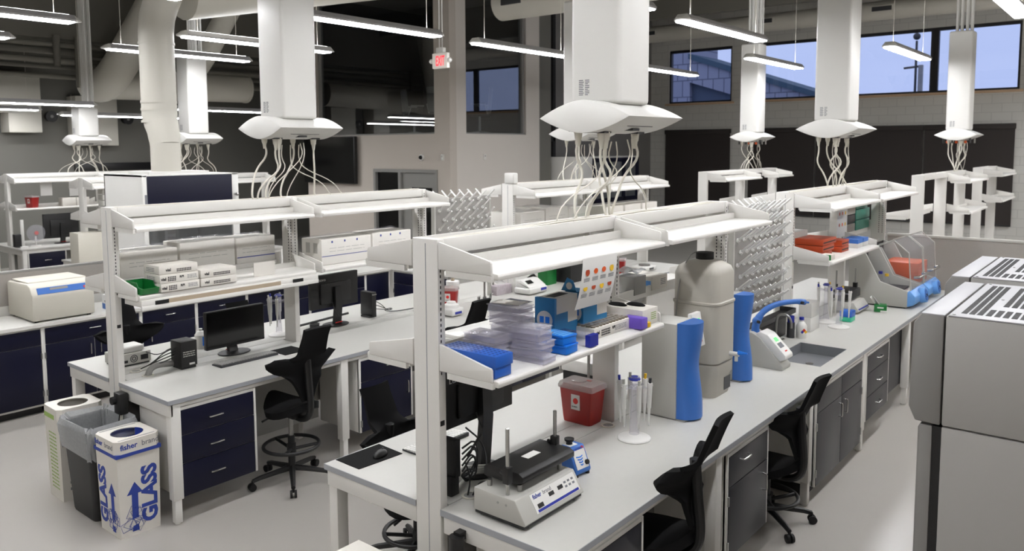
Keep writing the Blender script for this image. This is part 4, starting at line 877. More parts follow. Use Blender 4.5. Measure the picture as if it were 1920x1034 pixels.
MB().tube([(0.01, 0, 0.0), (0.03, 0.03, 0.07), (0.08, 0.05, 0.07), (0.145, 0.05, 0.065)], 0.0045, 6, smooth=2).build('cord_sheath', 'black', t)
t = thing('power_cable', 'long black cord running from the monitor to the platform shaker', 'cord', (-2.62, 2.9, ZB))
MB().tube([(-0.08, 0.03, 0.30), (-0.03, 0.1, 0.22), (0.01, 0.09, 0.14), (0.06, 0.03, 0.06), (0.18, 0.05, 0.085)], 0.005, 6, smooth=2).build('cord_sheath', 'black', t)
def grommet(x, y, lb):
    t = thing('cable_grommet', lb, 'grommet', (x, y, ZB)); MB().lathe((0, 0, 0), [(0.045, 0), (0.045, 0.005), (0.033, 0.006), (0.032, 0.001)], 24).build('grommet_ring', 'offwhite', t); MB().cyl((0, 0, 0.0005), (0, 0, 0.002), 0.033).build('grommet_hole', 'mgray', t)
grommet(-2.585, 2.835, 'ivory cable grommet with black cords beside the foreground post'); grommet(-2.585, 4.12, 'ivory cable grommet right of the red sharps bin')
grommet(-5.955, 2.857, 'white cable grommet with a gray hose on the second bench'); grommet(-6.14, 2.852, 'white cable grommet on the far half of the second bench')
sharps(-2.765, 4.10, 0.0, 'large red sharps bin with clear lid on the near bench, left of the pipette stand')
pipette_stand(-2.345, 4.03, 'clear pipette stand with blue knob in front of the gray water purifier', 0.39)
# water purification set
def blue_unit(x, y, zt, lb, panel=False, dpt=0.24, wd=0.19):
    t = thing('water_purifier', lb, 'water purifier', (x, y, ZB)); h = zt-ZB   # x = front of the gray body
    MB().box(-dpt, 0.0, -wd/2-0.01, wd/2+0.01, 0.008, h, 0.01).build('purifier_case', 'lgray', t)
    rings = []
    for k in range(13):
        q = k/12; z = 0.012+q*(h+0.004-0.012); bul = 0.115*(1-0.30*math.exp(-((q-0.55)/0.25)**2)); ww = wd/2
        rings.append([(0.001, -ww, z)]+[(0.001+bul*math.sin(PI*i/12)**0.8, -ww*math.cos(PI*i/12), z+(0.0 if k < 12 else -0.0)) for i in range(1, 12)]+[(0.001, ww, z)])
    MB().loft(rings).build('front_cover', 'blue', t, sharp=50)
    MB().box(-dpt, 0.06, -wd/2, wd/2, 0, 0.010).build('base_plate', 'mgray', t)
    if panel:
        p = MB().prism([(-0.05, h-0.22), (0.02, h-0.20), (-0.02, h+0.02), (-0.05, h+0.02)], 'y', wd/2+0.02, wd/2+0.15, 0.006).build('control_panel', 'whitep', t)
        pn = Vector((0.22, 0, 0.04)).normalized(); pu = Vector((-0.04, 0, 0.22)).normalized(); po = Vector((0.02, wd/2+0.085, h-0.20))
        for nm, m_, u0, u1, v0, v1 in (('display', 'lcd', -0.04, 0.03, 0.145, 0.185), ('keypad', 'dgray', -0.04, 0.03, 0.075, 0.135), ('red_mark', 'redink', -0.02, 0.025, 0.03, 0.045)):
            q = [po+pu*v+Vector((0, u, 0))+pn*0.002 for u, v in ((u0, v0), (u1, v0), (u1, v1), (u0, v1))]; mb = MB(); mb._addv(q+[w_-pn*0.004 for w_ in q], [(0, 1, 2, 3), (7, 6, 5, 4), (0, 4, 5, 1), (1, 5, 6, 2), (2, 6, 7, 3), (3, 7, 4, 0)]); mb.build(nm, m_, p)
    return t
blue_unit(-2.295, 4.575, 1.535, 'gray water purifier with curved blue front and green display, nearest of the two blue units', True, 0.25, 0.22)
blue_unit(-2.37, 5.58, 1.56, 'second water purifier with curved blue front, right of the gray tank', False, 0.25, 0.17)
t = thing('water_tank', 'tall gray-beige water storage tank with black cap between the two blue units', 'water tank', (-2.44, 5.15, ZB))
def rr(w, r, z, n=5):
    out = []
    for cx_, cy_, a0 in ((w-r, w-r, 0), (-w+r, w-r, 90), (-w+r, -w+r, 180), (w-r, -w+r, 270)):
        for q in range(n+1): a = math.radians(a0+90*q/n); out.append((cx_+r*math.cos(a), cy_+r*math.sin(a), z))
    return out
mt_tank = M['tank'] = mat('tank_beige_plastic', (184, 180, 170), 0.45, noise=0.03)
MB().loft([rr(0.145, 0.06, 0.0), rr(0.15, 0.06, 0.02), rr(0.15, 0.06, 0.13), rr(0.165, 0.06, 0.16), rr(0.165, 0.06, 0.232), rr(0.155, 0.06, 0.238)]).build('tank_base', 'tank', t)
MB().loft([rr(0.165, 0.07, 0.242), rr(0.172, 0.07, 0.25), rr(0.172, 0.07, 0.648), rr(0.178, 0.07, 0.655), rr(0.178, 0.07, 0.668), rr(0.17, 0.07, 0.675), rr(0.17, 0.07, 0.86), rr(0.155, 0.07, 0.905), rr(0.10, 0.06, 0.945), rr(0.05, 0.04, 0.955)]).build('tank_body', 'tank', t, sharp=40)
MB().cyl((0, 0, 0.95), (0, 0, 1.0), 0.062, n=28).build('cap', 'rubber', t)
MB().cyl((0.16, 0.06, 0.29), (0.24, 0.06, 0.29), 0.016).cyl((0.22, 0.06, 0.24), (0.22, 0.06, 0.29), 0.012).build('tap', 'whitep', t); MB().cyl((0.235, 0.06, 0.30), (0.30, 0.06, 0.305), 0.017, 0.006).build('tap_handle', 'brightblue', t)
MB().box(0.148, 0.153, 0.02, 0.12, 0.03, 0.12).build('grille', 'dgray', t)
MB().tube([(-0.12, -0.17, 0.0), (-0.13, -0.19, 0.5), (-0.1, -0.18, 0.85), (-0.08, -0.06, 0.99), (-0.05, 0, 1.0)], 0.004, 6, smooth=2).build('tubing', 'mgray', t)
t = thing('water_dispenser', 'low gray water dispenser with green display and jointed blue arm beside the sink', 'water dispenser', (-2.30, 6.07, ZB))
MB().prism([(-0.20, 0), (-0.20, 0.26), (-0.13, 0.27), (-0.06, 0.235), (0.13, 0.03), (0.125, 0)], 'y', -0.085, 0.085, 0.006).build('dispenser_base', 'lgray', t)
hd = MB().prism([(-0.10, 0.262), (-0.06, 0.285), (0.0, 0.265), (0.145, 0.12), (0.15, 0.09), (0.10, 0.068)], 'y', -0.078, 0.078, 0.008).build('dispenser_head', 'whitep', t)
dn_v = Vector((0.145, 0, 0.145)).normalized(); du_v = Vector((-0.145, 0, 0.145)).normalized(); do_v = Vector((0.145, 0, 0.12))
for nm, m_, u0, u1, v0, v1 in (('display', 'lcd', -0.035, 0.02, 0.13, 0.165), ('keypad', 'grayink', -0.05, 0.03, 0.07, 0.115), ('red_mark', 'redink', -0.02, 0.02, 0.03, 0.04)):
    q = [do_v+du_v*v+Vector((0, u, 0))+dn_v*0.0015 for u, v in ((u0, v0), (u1, v0), (u1, v1), (u0, v1))]; mb = MB(); mb._addv(q+[w_-dn_v*0.004 for w_ in q], [(0, 1, 2, 3), (7, 6, 5, 4), (0, 4, 5, 1), (1, 5, 6, 2), (2, 6, 7, 3), (3, 7, 4, 0)]); mb.build(nm, m_, hd)
MB().tube([(-0.13, 0.0, 0.25), (-0.13, 0.0, 0.30), (-0.125, 0.01, 0.34)], [0.035, 0.03, 0.03], 12).ball((-0.125, 0.01, 0.345), 0.036).build('arm_base', 'blue', t)
MB().tube([(-0.125, 0.01, 0.345), (-0.09, 0.06, 0.43), (-0.01, 0.17, 0.48), (0.08, 0.30, 0.485), (0.11, 0.36, 0.475), (0.14, 0.43, 0.462)], [0.03, 0.024, 0.022, 0.021, 0.024, 0.008], 12, smooth=2).build('arm', 'blue', t)
MB().cyl((-0.10, -0.03, 0.35), (-0.085, -0.04, 0.35), 0.012).cyl((0.11, 0.33, 0.475), (0.135, 0.32, 0.475), 0.012).build('arm_joint', 'ink', t)
# sinks: dark basins let into the worktops
def sink(x0, x1, y0, y1, lb, fx, fy):
    t = thing('sink_basin', lb, 'sink', ((x0+x1)/2, (y0+y1)/2, ZB)); w, d = (x1-x0)/2, (y1-y0)/2
    MB().box(-w, w, -d, d, -0.09, -0.085).box(-w, -w+0.006, -d, d, -0.09, 0.0).box(w-0.006, w, -d, d, -0.09, 0.0).box(-w, w, -d, -d+0.006, -0.09, 0).box(-w, w, d-0.006, d, -0.09, 0).build('basin', 'sinkm', t)
    MB().cyl((0, 0, -0.086), (0, 0, -0.08), 0.03).build('drain', 'steel', t)
    t = thing('lab_faucet', 'gooseneck faucet with two handles behind the ' + ('near' if fx > -3 else 'second') + ' bench sink', 'faucet', (fx, fy, ZB))
    MB().cyl((0, 0, 0), (0, 0, 0.05), 0.022).tube([(0, 0, 0.05), (0, 0, 0.26), (0.03, 0, 0.31), (0.10, 0, 0.31), (0.13, 0, 0.26), (0.13, 0, 0.2)], 0.011, 10, smooth=2).build('spout', 'steel', t)
    for s in (-1, 1): MB().cyl((0, s*0.1, 0), (0, s*0.1, 0.06), 0.017).tube([(0, s*0.1, 0.06), (0.04, s*0.1, 0.075)], 0.008).build('tap_handle', 'chrome', t)
M['sinkm'] = mat('gray_epoxy_basin', (124, 126, 130), 0.4, noise=0.02)
sink(-2.385, -1.985, 6.29, 6.99, 'gray basin let into the near bench right of the water dispenser', -2.47, 6.62)
sink(-5.74, -5.40, 6.32, 7.02, 'gray basin let into the second bench, seen under the near upper shelf', -5.86, 6.70)
# cut the worktops for the basins
def recut(bench, x0, x1, y0, y1):
    o = [c for c in bench.children if c.name.startswith('worktop')][0]
    bx, by = bench.location.x, bench.location.y; vs = [v.co for v in o.data.vertices]
    X0, X1 = min(v.x for v in vs), max(v.x for v in vs); Y0_, Y1_ = min(v.y for v in vs), max(v.y for v in vs)
    m = MB(); a, b, c, d = x0-bx, x1-bx, y0-by, y1-by
    m.box(X0, X1, Y0_, c, 0.882, 0.911).box(X0, X1, d, Y1_, 0.882, 0.911).box(X0, a, c, d, 0.882, 0.911).box(b, X1, c, d, 0.882, 0.911)
    bmesh.ops.recalc_face_normals(m.bm, faces=m.bm.faces); m.bm.to_mesh(o.data); m.bm.free(); o.data.set_sharp_from_angle(angle=0.6)
LB = [o for o in COL.objects if o.name.startswith('lab_bench')]
for o in LB:
    if 'right half of the near' in o['label']: recut(o, -2.385, -1.985, 6.29, 6.99)
    if 'right half of the second' in o['label']: recut(o, -5.74, -5.40, 6.32, 7.02)
# drying racks with pegs
def peg_rack(x, y0, y1, z0, z1, lb, nrow, ncol, tray=True):
    t = thing('drying_rack', lb, 'drying rack', (x, (y0+y1)/2, ZB)); d = (y1-y0)/2; zb, zt = z0-ZB, z1-ZB
    MB().box(-0.02, 0.02, -d, d, zb, zt, 0.003).build('peg_board', 'pgb', t)
    for q in (-d-0.0075, d+0.0075): MB().box(-0.025, 0.025, q-0.0125, q+0.0125, 0, zt, 0.004).build('rack_post', 'lgray', t)
    for i in range(nrow):
        for j in range(ncol):
            z = zb+0.05+(zt-zb-0.08)*i/(nrow-1); y = -d+0.06+(2*d-0.12)*(j+0.5*(i % 2))/(ncol-0.5)
            if y > d-0.03: continue
            for s in ((1, -1) if i >= nrow-3 else (1,)):
                MB().cyl((s*0.02, y, z), (s*0.034, y, z+0.008), 0.024, 0.017, 6).cyl((s*0.028, y, z+0.004), (s*0.028+s*0.115, y, z+0.105), 0.0105, 0.009, 8).build('peg', 'pegm', t)
    if tray: MB().box(0.02, 0.17, -d, d, zb-0.075, zb-0.07).box(0.165, 0.17, -d, d, zb-0.075, zb-0.03).box(0.02, 0.17, -d, -d+0.005, zb-0.075, zb-0.03).box(0.02, 0.17, d-0.005, d, zb-0.075, zb-0.03).build('drip_tray', 'black', t)
    return t
M['pgb'] = mat('gray_peg_board', (150, 147, 143), 0.6, noise=0.05); M['pegm'] = clear('frosted_peg', opacity=0.9, rough=0.25, haze=(250, 249, 246))
peg_rack(-2.682, 6.16, 7.22, 1.20, 2.11, 'gray peg drying rack on the near bench hung with glassware', 9, 8)
peg_rack(-6.036, 6.08, 6.98, 1.30, 2.10, 'gray peg drying rack on the second bench without glassware', 8, 6, False)
simple('splash_board', 'black splash panel under the near drying rack behind the faucet', 'panel', MB().box(-0.008, 0.008, 6.2, 7.2, 0.0, 0.18, 0.004), 'black', loc=(-2.60, 0, ZB))
def flask(x, y, z, r, h, kind, lb):
    t = thing('lab_glass', lb, 'glassware', (x, y, z)); m = MB()
    if kind == 'beaker': pr = [(r, 0), (r, h), (r*1.06, h), (r*0.95, h*0.99), (r*0.95, 0.004)]
    else: pr = [(r, 0), (r*1.02, h*0.1), (r*0.4, h*0.68), (r*0.4, h*0.95), (r*0.5, h), (r*0.35, h*0.99), (r*0.35, h*0.68), (r*0.95, h*0.1)]
    m.lathe((0, 0, 0), pr, 20); m.xf(Matrix.Rotation(-PI*0.73, 4, 'Y')); m.build('vessel', 'glassware', t, fix=False)
    return t
def on_peg(i, j, nrow=9, ncol=8, x=-2.682, y0=6.16, y1=7.22, z0=1.20, z1=2.11, q=0.5):
    d_ = (y1-y0)/2; z = z0+0.05+(z1-z0-0.08)*i/(nrow-1); y = (y0+y1)/2-d_+0.06+(2*d_-0.12)*(j+0.5*(i % 2))/(ncol-0.5)
    return x+0.028+0.115*q, y, z+0.004+0.101*q
for (i_, j_), r_, h_, kd, lb in (((8, 2), 0.045, 0.14, 'beaker', 'clear beaker hanging near the top of the drying rack'), ((7, 4), 0.05, 0.16, 'flask', 'clear flask hanging upside down at the upper right of the drying rack'),
          ((5, 6), 0.05, 0.17, 'flask', 'clear flask with wide mouth pointing at the orange racks'), ((4, 3), 0.042, 0.14, 'beaker', 'small clear beaker in the middle of the drying rack'), ((2, 6), 0.042, 0.18, 'beaker', 'clear cylinder at the lower right of the drying rack')):
    x_, y_, z_ = on_peg(i_, j_, q=0.98); flask(x_+0.004, y_, z_+0.004, r_, h_, kd, lb)
simple('yellow_clip', 'small yellow cap on a peg near the top of the drying rack', 'cap', MB().cyl((0, 0, 0), (0.03, 0, 0.035), 0.014, 0.01).cyl((0.03, 0, 0.035), (0.06, 0.0, 0.01), 0.01), 'yellow', loc=(-2.56, 6.40, 2.02))
# items beyond the sink
t = thing('reagent_bottle', 'white bottle with blue, red and yellow hazard diamond by the sink', 'bottle', (-2.44, 7.17, ZB))
MB().lathe((0, 0, 0), [(0.045, 0), (0.047, 0.01), (0.047, 0.11), (0.03, 0.14), (0.018, 0.15), (0.018, 0.165)], 20).build('bottle_body', 'whitep', t); MB().cyl((0, 0, 0.165), (0, 0, 0.19), 0.021).build('cap', 'dblue', t)
c = math.sqrt(.5); cx0 = Vector((0.0455*c+0.004, -0.0455*c-0.004, 0.062))
for du, dv, m_, nm in ((-0.016, 0, 'dblue', 'blue_diamond'), (0, 0.016, 'redink', 'red_diamond'), (0.016, 0, 'yellow', 'yellow_diamond'), (0, -0.016, 'paper', 'white_diamond')):
    mb = MB(); R_ = Vector((c, c, 0)); U_ = Vector((0, 0, 1)); q = [cx0+R_*(du+a)+U_*(dv+b) for a, b in ((-0.016, 0), (0, -0.016), (0.016, 0), (0, 0.016))]; N_ = Vector((c, -c, 0))*0.001
    mb._addv(q+[p-N_ for p in q], [(0, 1, 2, 3), (7, 6, 5, 4), (0, 4, 5, 1), (1, 5, 6, 2), (2, 6, 7, 3), (3, 7, 4, 0)]); mb.build(nm, m_, t)
t = thing('wash_bottle', 'dark blue capped small bottle behind the hazard diamond bottle', 'bottle', (-2.52, 7.12, ZB)); MB().cyl((0, 0, 0), (0, 0, 0.14), 0.035).build('bottle_body', 'dgray', t); MB().cyl((0, 0, 0.14), (0, 0, 0.2), 0.03).build('cap', 'dblue', t)
carton('supply_box', 'lower white box of the pair stacked beside the hazard bottle', 'box', -2.56, -2.44, 7.42, 7.66, ZB, ZB+0.13, 'whitep'); carton('supply_box', 'upper white box of the pair stacked beside the hazard bottle', 'box', -2.56, -2.44, 7.43, 7.65, ZB+0.13, ZB+0.27, 'whitep')
pipette_stand(-2.30, 7.80, 'gray pipette stand just left of the blue and green tip box', 0.40, 5)
pipette_stand(-2.47, 7.95, 'second pipette stand behind, with a dark blue knob', 0.40, 5)
t = thing('tip_box', 'blue and sea green pipette tip box beside the pipette stands', 'tip box', (-2.33, 8.16, ZB)); MB().box(-0.05, 0.06, -0.07, 0.07, 0.0, 0.045, 0.006).build('box_base', mat('sea_green_plastic', (60, 190, 150), 0.35), t); MB().box(-0.052, 0.062, -0.072, 0.072, 0.045, 0.105, 0.008).build('box_lid', 'rackblue', t)
t = thing('platform_shaker', 'smaller gray platform shaker far along the near bench, beside the incubator', 'shaker', (-2.45, 8.50, ZB))
MB().prism([(-0.15, 0.02), (-0.15, 0.12), (0.08, 0.12), (0.14, 0.035), (0.13, 0.02)], 'y', 0, 0.38, 0.005).build('shaker_body', 'lgray', t); MB().box(-0.14, 0.05, 0.03, 0.36, 0.14, 0.23, 0.01).build('platform', 'black', t)
MB().box(0.118, 0.135, 0.02, 0.36, 0.04, 0.055).build('blue_stripe', 'dblue', t)
MB().cyl((-0.1, 0.02, 0.12), (-0.1, 0.02, 0.44), 0.008).build('rod', 'steel', t); MB().cyl((0.0, 0.34, 0.12), (0.0, 0.34, 0.44), 0.008).build('rod', 'steel', t); MB().box(-0.02, 0.02, 0.32, 0.36, 0.2, 0.28).build('rod_clamp', 'black', t)
t = thing('tissue_box', 'small green and white tissue box in front of the incubator shaker', 'tissue box', (-2.19, 8.84, ZB), 0.25)
MB().box(-0.06, 0.06, -0.06, 0.06, 0, 0.075, 0.002).build('box_body', 'green', t); MB().box(0.0, 0.061, -0.061, 0.0, 0.0, 0.02).box(-0.03, 0.03, -0.0612, -0.06, 0.04, 0.055).build('white_print', 'paper', t)
MB().sheet(lambda u, v: (-0.03-0.05*v+0.05*(u-0.5), 0.0+0.03*math.sin(5*u), 0.075+0.09*v*(1-0.5*abs(u-0.5))), 6, 6, 0.002).build('tissue', 'paper', t)
def incubator(y, lb):
    t = thing('incubator_shaker', lb, 'incubator', (-2.50, y, ZB))
    side = [(-0.10, 0.015), (0.50, 0.015), (0.52, 0.185), (0.225, 0.27), (0.07, 0.565), (-0.10, 0.60)]
    for yy in (0, 0.56): MB().prism(side, 'y', yy, yy+0.03, 0.004).build('side_wall', 'lgray', t)
    MB().box(-0.10, 0.50, 0.03, 0.56, 0.015, 0.15).box(-0.10, -0.06, 0.03, 0.56, 0.15, 0.60).build('housing', 'lgray', t)
    MB().box(-0.058, -0.05, 0.035, 0.555, 0.16, 0.59).build('dark_chamber_back', 'black', t)
    MB().box(-0.08, 0.48, 0.02, 0.57, 0, 0.018).build('foot_plate', 'black', t)
    MB().box(-0.05, 0.40, 0.06, 0.53, 0.15, 0.17).build('shaking_tray', 'dgray', t)
    f = MB().prism([(0.50, 0.02), (0.575, 0.05), (0.585, 0.14), (0.525, 0.20), (0.50, 0.185)], 'y', -0.005, 0.595, 0.012).build('control_front', 'lblue', t)
    MB().cyl((0.565, 0.30, 0.115), (0.625, 0.30, 0.125), 0.085, 0.08, 28).build('dial_ring', 'lblue', f); MB().cyl((0.62, 0.30, 0.124), (0.63, 0.30, 0.126), 0.062, n=24).build('dial', 'blue', f)
    for k in range(3): MB().cyl((0.628, 0.27+0.03*k, 0.11+0.02*(k % 2)), (0.634, 0.27+0.03*k, 0.11+0.02*(k % 2)), 0.011, n=10).build('button', 'ink', f)
    # the see-through hood with its rim
    hood = [(0.05, 0.60), (0.36, 0.72), (0.50, 0.60), (0.53, 0.20), (0.225, 0.275), (0.075, 0.565)]
    for yy in (0.0, 0.585): MB().prism(hood, 'y', yy, yy+0.005).build('hood_side', 'hood', t)
    MB().prism([(0.05, 0.60), (0.36, 0.72), (0.36, 0.726), (0.05, 0.606)], 'y', 0, 0.59).build('hood_roof', 'hood', t); MB().prism([(0.36, 0.72), (0.50, 0.60), (0.506, 0.603), (0.363, 0.727)], 'y', 0, 0.59).build('hood_brow', 'hood', t); MB().prism([(0.50, 0.60), (0.53, 0.20), (0.536, 0.20), (0.506, 0.603)], 'y', 0, 0.59).build('hood_front', 'hood', t)
    for q, w_ in (((0.05, 0.603), (0.36, 0.723)), ((0.36, 0.723), (0.503, 0.602)), ((0.503, 0.602), (0.533, 0.2))):
        for yy in (0.003, 0.588): MB().tube([(q[0], yy, q[1]), (w_[0], yy, w_[1])], 0.006, 6).build('hood_edge', 'lgray', t)
    MB().tube([(0.535, 0.12, 0.33), (0.60, 0.12, 0.34), (0.60, 0.48, 0.34), (0.535, 0.48, 0.33)], 0.014, 8, smooth=1).build('hood_handle', 'chrome', t)
    for k, yy in enumerate((0.15, 0.30, 0.44)):
        MB().lathe((0.12+0.1*(k % 2), yy, 0.17), [(0.045, 0), (0.045, 0.02), (0.018, 0.09), (0.018, 0.12)], 14).build('flask', 'glassware', t); MB().cyl((0.12+0.1*(k % 2), yy, 0.29), (0.12+0.1*(k % 2), yy, 0.32), 0.022).build('flask_cap', 'dblue' if k != 1 else 'yellow', t)
    return t
incubator(9.12, 'gray incubator shaker with clear hood and blue dial, nearer of the two')
incubator(9.76, 'gray incubator shaker behind the nearer one, its blue dial against the freezer')
carton('foam_rack', 'orange tube rack inside the farther incubator shaker', 'tube rack', -2.42, -2.05, 9.84, 10.28, ZB+0.175, ZB+0.40, 'orange')
t = thing('clamp_stand', 'black tilted holder with a thin arm standing behind the blue dispenser arm', 'stand', (-2.76, 7.50, ZB)); MB().box(-0.02, 0.02, -0.02, 0.02, 0, 0.36, 0.006).build('upright', 'black', t); MB().tube([(0, 0, 0.30), (0, 0.25, 0.36)], 0.008).box(-0.01, 0.01, -0.25, 0.0, 0.28, 0.32).build('arm', 'black', t)
# ---------------------------------------------------------------- near bench lower shelf
t = thing('tube_rack', 'large blue tube rack with a perforated top at the near end of the shelf', 'tube rack', (-2.43, 2.716, ZL))
MB().box(-0.165, 0.165, -0.058, 0.058, 0, 0.05, 0.004).build('rack_base', 'rackblue', t)
tp = MB().box(-0.172, 0.172, -0.063, 0.063, 0.05, 0.105, 0.005).build('rack_top', 'rackblue', t)
m = MB()
for i in range(12):
    for j in range(5): m.cyl((-0.15+0.0272*i, -0.046+0.023*j, 0.1045), (-0.15+0.0272*i, -0.046+0.023*j, 0.1056), 0.0065, n=8)
m.build('tube_holes', mat('rack_hole_shadow_blue', (20, 52, 130), 0.6), tp)
def clear_tray(x, y, z, rz, lb, w=0.105, d=0.07, h=0.036):
    t = thing('clear_tray', lb, 'plastic box', (x, y, z), rz, group='stacked clear trays')
    m = MB(); q = 0.003
    m.box(-w, w, -d, d, 0, q).box(-w, -w+q, -d, d, 0, h).box(w-q, w, -d, d, 0, h).box(-w, w, -d, -d+q, 0, h).box(-w, w, d-q, d, 0, h)
    m.build('tray_body', 'clearg', t); MB().box(-w-0.006, w+0.006, -d-0.006, d+0.006, h, h+0.006, 0.002).box(-w*0.8, w*0.8, -d*0.8, d*0.8, h+0.006, h+0.010, 0.002).build('tray_lid', 'clearg', t)
    return t
R = random.Random(3)
names = ['lowest', 'second', 'third', 'fourth', 'fifth', 'sixth']
for (cx_, cy_, k, wh) in ((-2.50, 2.875, 4, 'nearest stack of clear trays, behind the large blue rack'), (-2.34, 3.03, 5, 'front stack of clear trays, left of the bright blue racks'), (-2.53, 3.10, 7, 'tall rear stack of clear trays')):
    for i in range(k):
        clear_tray(cx_+R.uniform(-0.018, 0.018), cy_+R.uniform(-0.012, 0.012), ZL+0.0355*i, R.uniform(-0.2, 0.2), '%s clear tray in the %s' % ('topmost' if i == k-1 else names[i], wh), d=0.058 if cx_ < -2.4 else 0.055, w=0.09 if cx_ > -2.4 else 0.1, h=0.026)
simple('paper_booklet', 'cream paper lying on top of the tall rear stack of clear trays', 'paper', MB().box(-0.08, 0.08, -0.05, 0.05, 0, 0.004), 'cardw', loc=(-2.54, 3.10, ZL+0.249), rz=0.2)
for i in range(2):
    t = thing('cryo_rack', ['bright blue rack with white lettering, under the other one', 'bright blue rack with slotted lid, on top of the lettered one'][i], 'tube rack', (-2.34+0.0*i, 3.245, ZL+0.048*i), 0.06-0.12*i)
    MB().box(-0.085+0.008*i, 0.085-0.008*i, -0.055, 0.055, 0, 0.036, 0.004).build('rack_base', 'brightblue', t); MB().box(-0.088+0.008*i, 0.088-0.008*i, -0.058, 0.058, 0.036, 0.047, 0.003).build('rack_lid', 'brightblue', t)
    if i == 0: MB().text('Fisher Scientific', 0.014, face_m((-0.08, -0.0555, 0.012), (1, 0, 0), (0, 0, 1))).build('lettering', 'paper', t)
    else:
        m = MB()
        for k in range(6): m.box(-0.065+0.024*k, -0.052+0.024*k, -0.045, 0.045, 0.047, 0.0485)
        m.build('slots', mat('slot_pale_blue', (110, 180, 240), 0.4), t)
t = thing('blue_tray_box', 'translucent dark blue box behind the bright blue racks', 'plastic box', (-2.44, 3.37, ZL)); MB().box(-0.09, 0.09, -0.05, 0.05, 0, 0.05, 0.004).build('box_body', 'clearb', t); MB().box(-0.094, 0.094, -0.054, 0.054, 0.05, 0.075, 0.006).build('box_lid', 'clearb', t)
def glove_carton(x, y, lb, rz=0.0, z=ZL, fl=False):
    t = thing('glove_box', lb, 'glove box', (x, y, z), rz); w, d, h = 0.062, 0.115, 0.245
    MB().box(-w, w, -d, d, 0, h, 0.003).build('box_body', 'cardw', t)
    MB().box(-w-0.0008, w+0.0008, -d-0.001, -d+0.018, 0, h+0.0008).box(-w-0.0006, w+0.0006, -d+0.018, d, 0, 0.10).box(w-0.0005, w+0.0007, -d+0.018, -d+0.13, 0.1, 0.16).build('blue_print', 'tealblue', t)
    MB().cyl((0, -d-0.002, h*0.52), (0, -d-0.0005, h*0.52), 0.05, n=28).build('white_disc', 'paper', t)
    m = MB()
    for s in (-1, 1): m.lathe((0, 0, 0), [(0.012, 0), (0.016, 0.02), (0.012, 0.04), (0.004, 0.046)], 14, sy=0.08).xf(Matrix.Translation((0, 0, 0))) if False else m.box(s*0.018-0.013, s*0.018+0.013, -d-0.003, -d-0.002, h*0.46, h*0.60, 0.0)
    m.build('hand_print', 'brightblue', t)
    MB().text('GLOVES', 0.026, face_m((w+0.001, -d+0.03, 0.03), (0, 1, 0), (0, 0, 1)), bold=0.0006).build('lettering', 'paper', t)
    MB().box(-0.03, 0.03, -0.07, 0.07, h, h+0.001).build('opening', 'ink', t)
    return t
glove_carton(-2.49, 3.44, 'blue and white glove box standing nearest, with a white disc on its end', 0.05)
glove_carton(-2.47, 3.70, 'blue and white glove box standing behind the nearest one', -0.03)
t = thing('torn_carton', 'blue folded carton lid with a white round mark resting on the glove boxes', 'carton lid', (-2.50, 3.57, ZL+0.2465))
MB().prism([(-0.05, 0.0), (0.055, 0.0), (0.03, 0.06), (-0.01, 0.075)], 'y', -0.004, 0.0).prism([(-0.05, 0), (0.055, 0), (0.055, 0.003), (-0.05, 0.003)], 'y', -0.004, 0.1).build('folded_card', 'tealblue', t); MB().cyl((0.005, -0.0055, 0.03), (0.005, -0.004, 0.03), 0.02).build('round_mark', 'paper', t)
def print_lines(m, w, d, h): 
    lines(m, lambda a, b, c, e: m.box(w-0.0003, w+0.0008, a, b, c, e), d*0.1, d*0.75, h*0.3, h*0.8, 4, 5)
def dots(m, w, d, h, c0=-0.75, c1=0.0, rows=3):
    k = int((c1-c0)*d/0.013)
    for i in range(k):
        for j in range(rows): m.box(w-0.0003, w+0.0009, c0*d+0.013*i, c0*d+0.013*i+0.009, h*0.18+j*h*0.2, h*0.18+j*h*0.2+h*0.14)
def vtext(s, sz, a, zq, bold=0.0008):
    return lambda m, w, d, h: m.text(s, sz, face_m((w+0.0008, a*d, h*zq), (0, 1, 0), (0, 0, 1)), bold=bold)
t = carton('vial_tray', 'shallow open carton of film-wrapped vials on the near shelf', 'vial tray', -2.555, -2.315, 3.545, 3.93, ZL, ZL+0.062, parts=[('printed_dots', 'ink', lambda m, w, d, h: dots(m, w, d, h, -0.62, -0.1)), ('lettering', 'ink', vtext('RPI', 0.022, -0.05, 0.5)), ('small_print', 'grayink', print_lines), ('vial_word', 'ink', vtext('vial', 0.026, -0.9, 0.42))])
m = MB()
for i in range(7):
    for j in range(11): m.cyl((-0.10+0.033*i, -0.17+0.034*j, 0.0), (-0.10+0.033*i, -0.17+0.034*j, 0.012), 0.014, n=8)
m.build('vial_caps', mat('brown_vial_tops', (120, 110, 92), 0.4), t, loc=(0, 0, 0.058))['kind'] = 'stuff'
MB().sheet(lambda u, v: (-0.118+0.236*u, -0.19+0.38*v, 0.075+0.006*math.sin(17*u+9*v)*math.cos(13*v)), 18, 24, 0.0).build('film', 'wrap', t)
t = carton('slide_box', 'small clear and white box with a blue end in front of the vial carton', 'box', -2.40, -2.245, 3.40, 3.475, ZL, ZL+0.06, 'clearg', parts=[('blue_end', 'dblue', lambda m, w, d, h: m.box(-w*0.0+w-0.03, w+0.001, -d-0.001, d+0.001, 0, h+0.001))])
t = carton('glove_box', 'white glove box with black gloves spilling from its top, by the bracket', 'glove box', -2.56, -2.27, 3.985, 4.165, ZL, ZL+0.095, parts=[('green_print', 'greenink', print_lines)])
for k, (a, b) in enumerate(((-0.06, -0.03), (0.03, 0.03))): MB().lathe((a, b, 0.094), [(0.045, 0), (0.05, 0.006), (0.035, 0.016), (0.01, 0.02)], 16, sx=1.3, sy=0.6).build('black_glove', 'fabric', t)
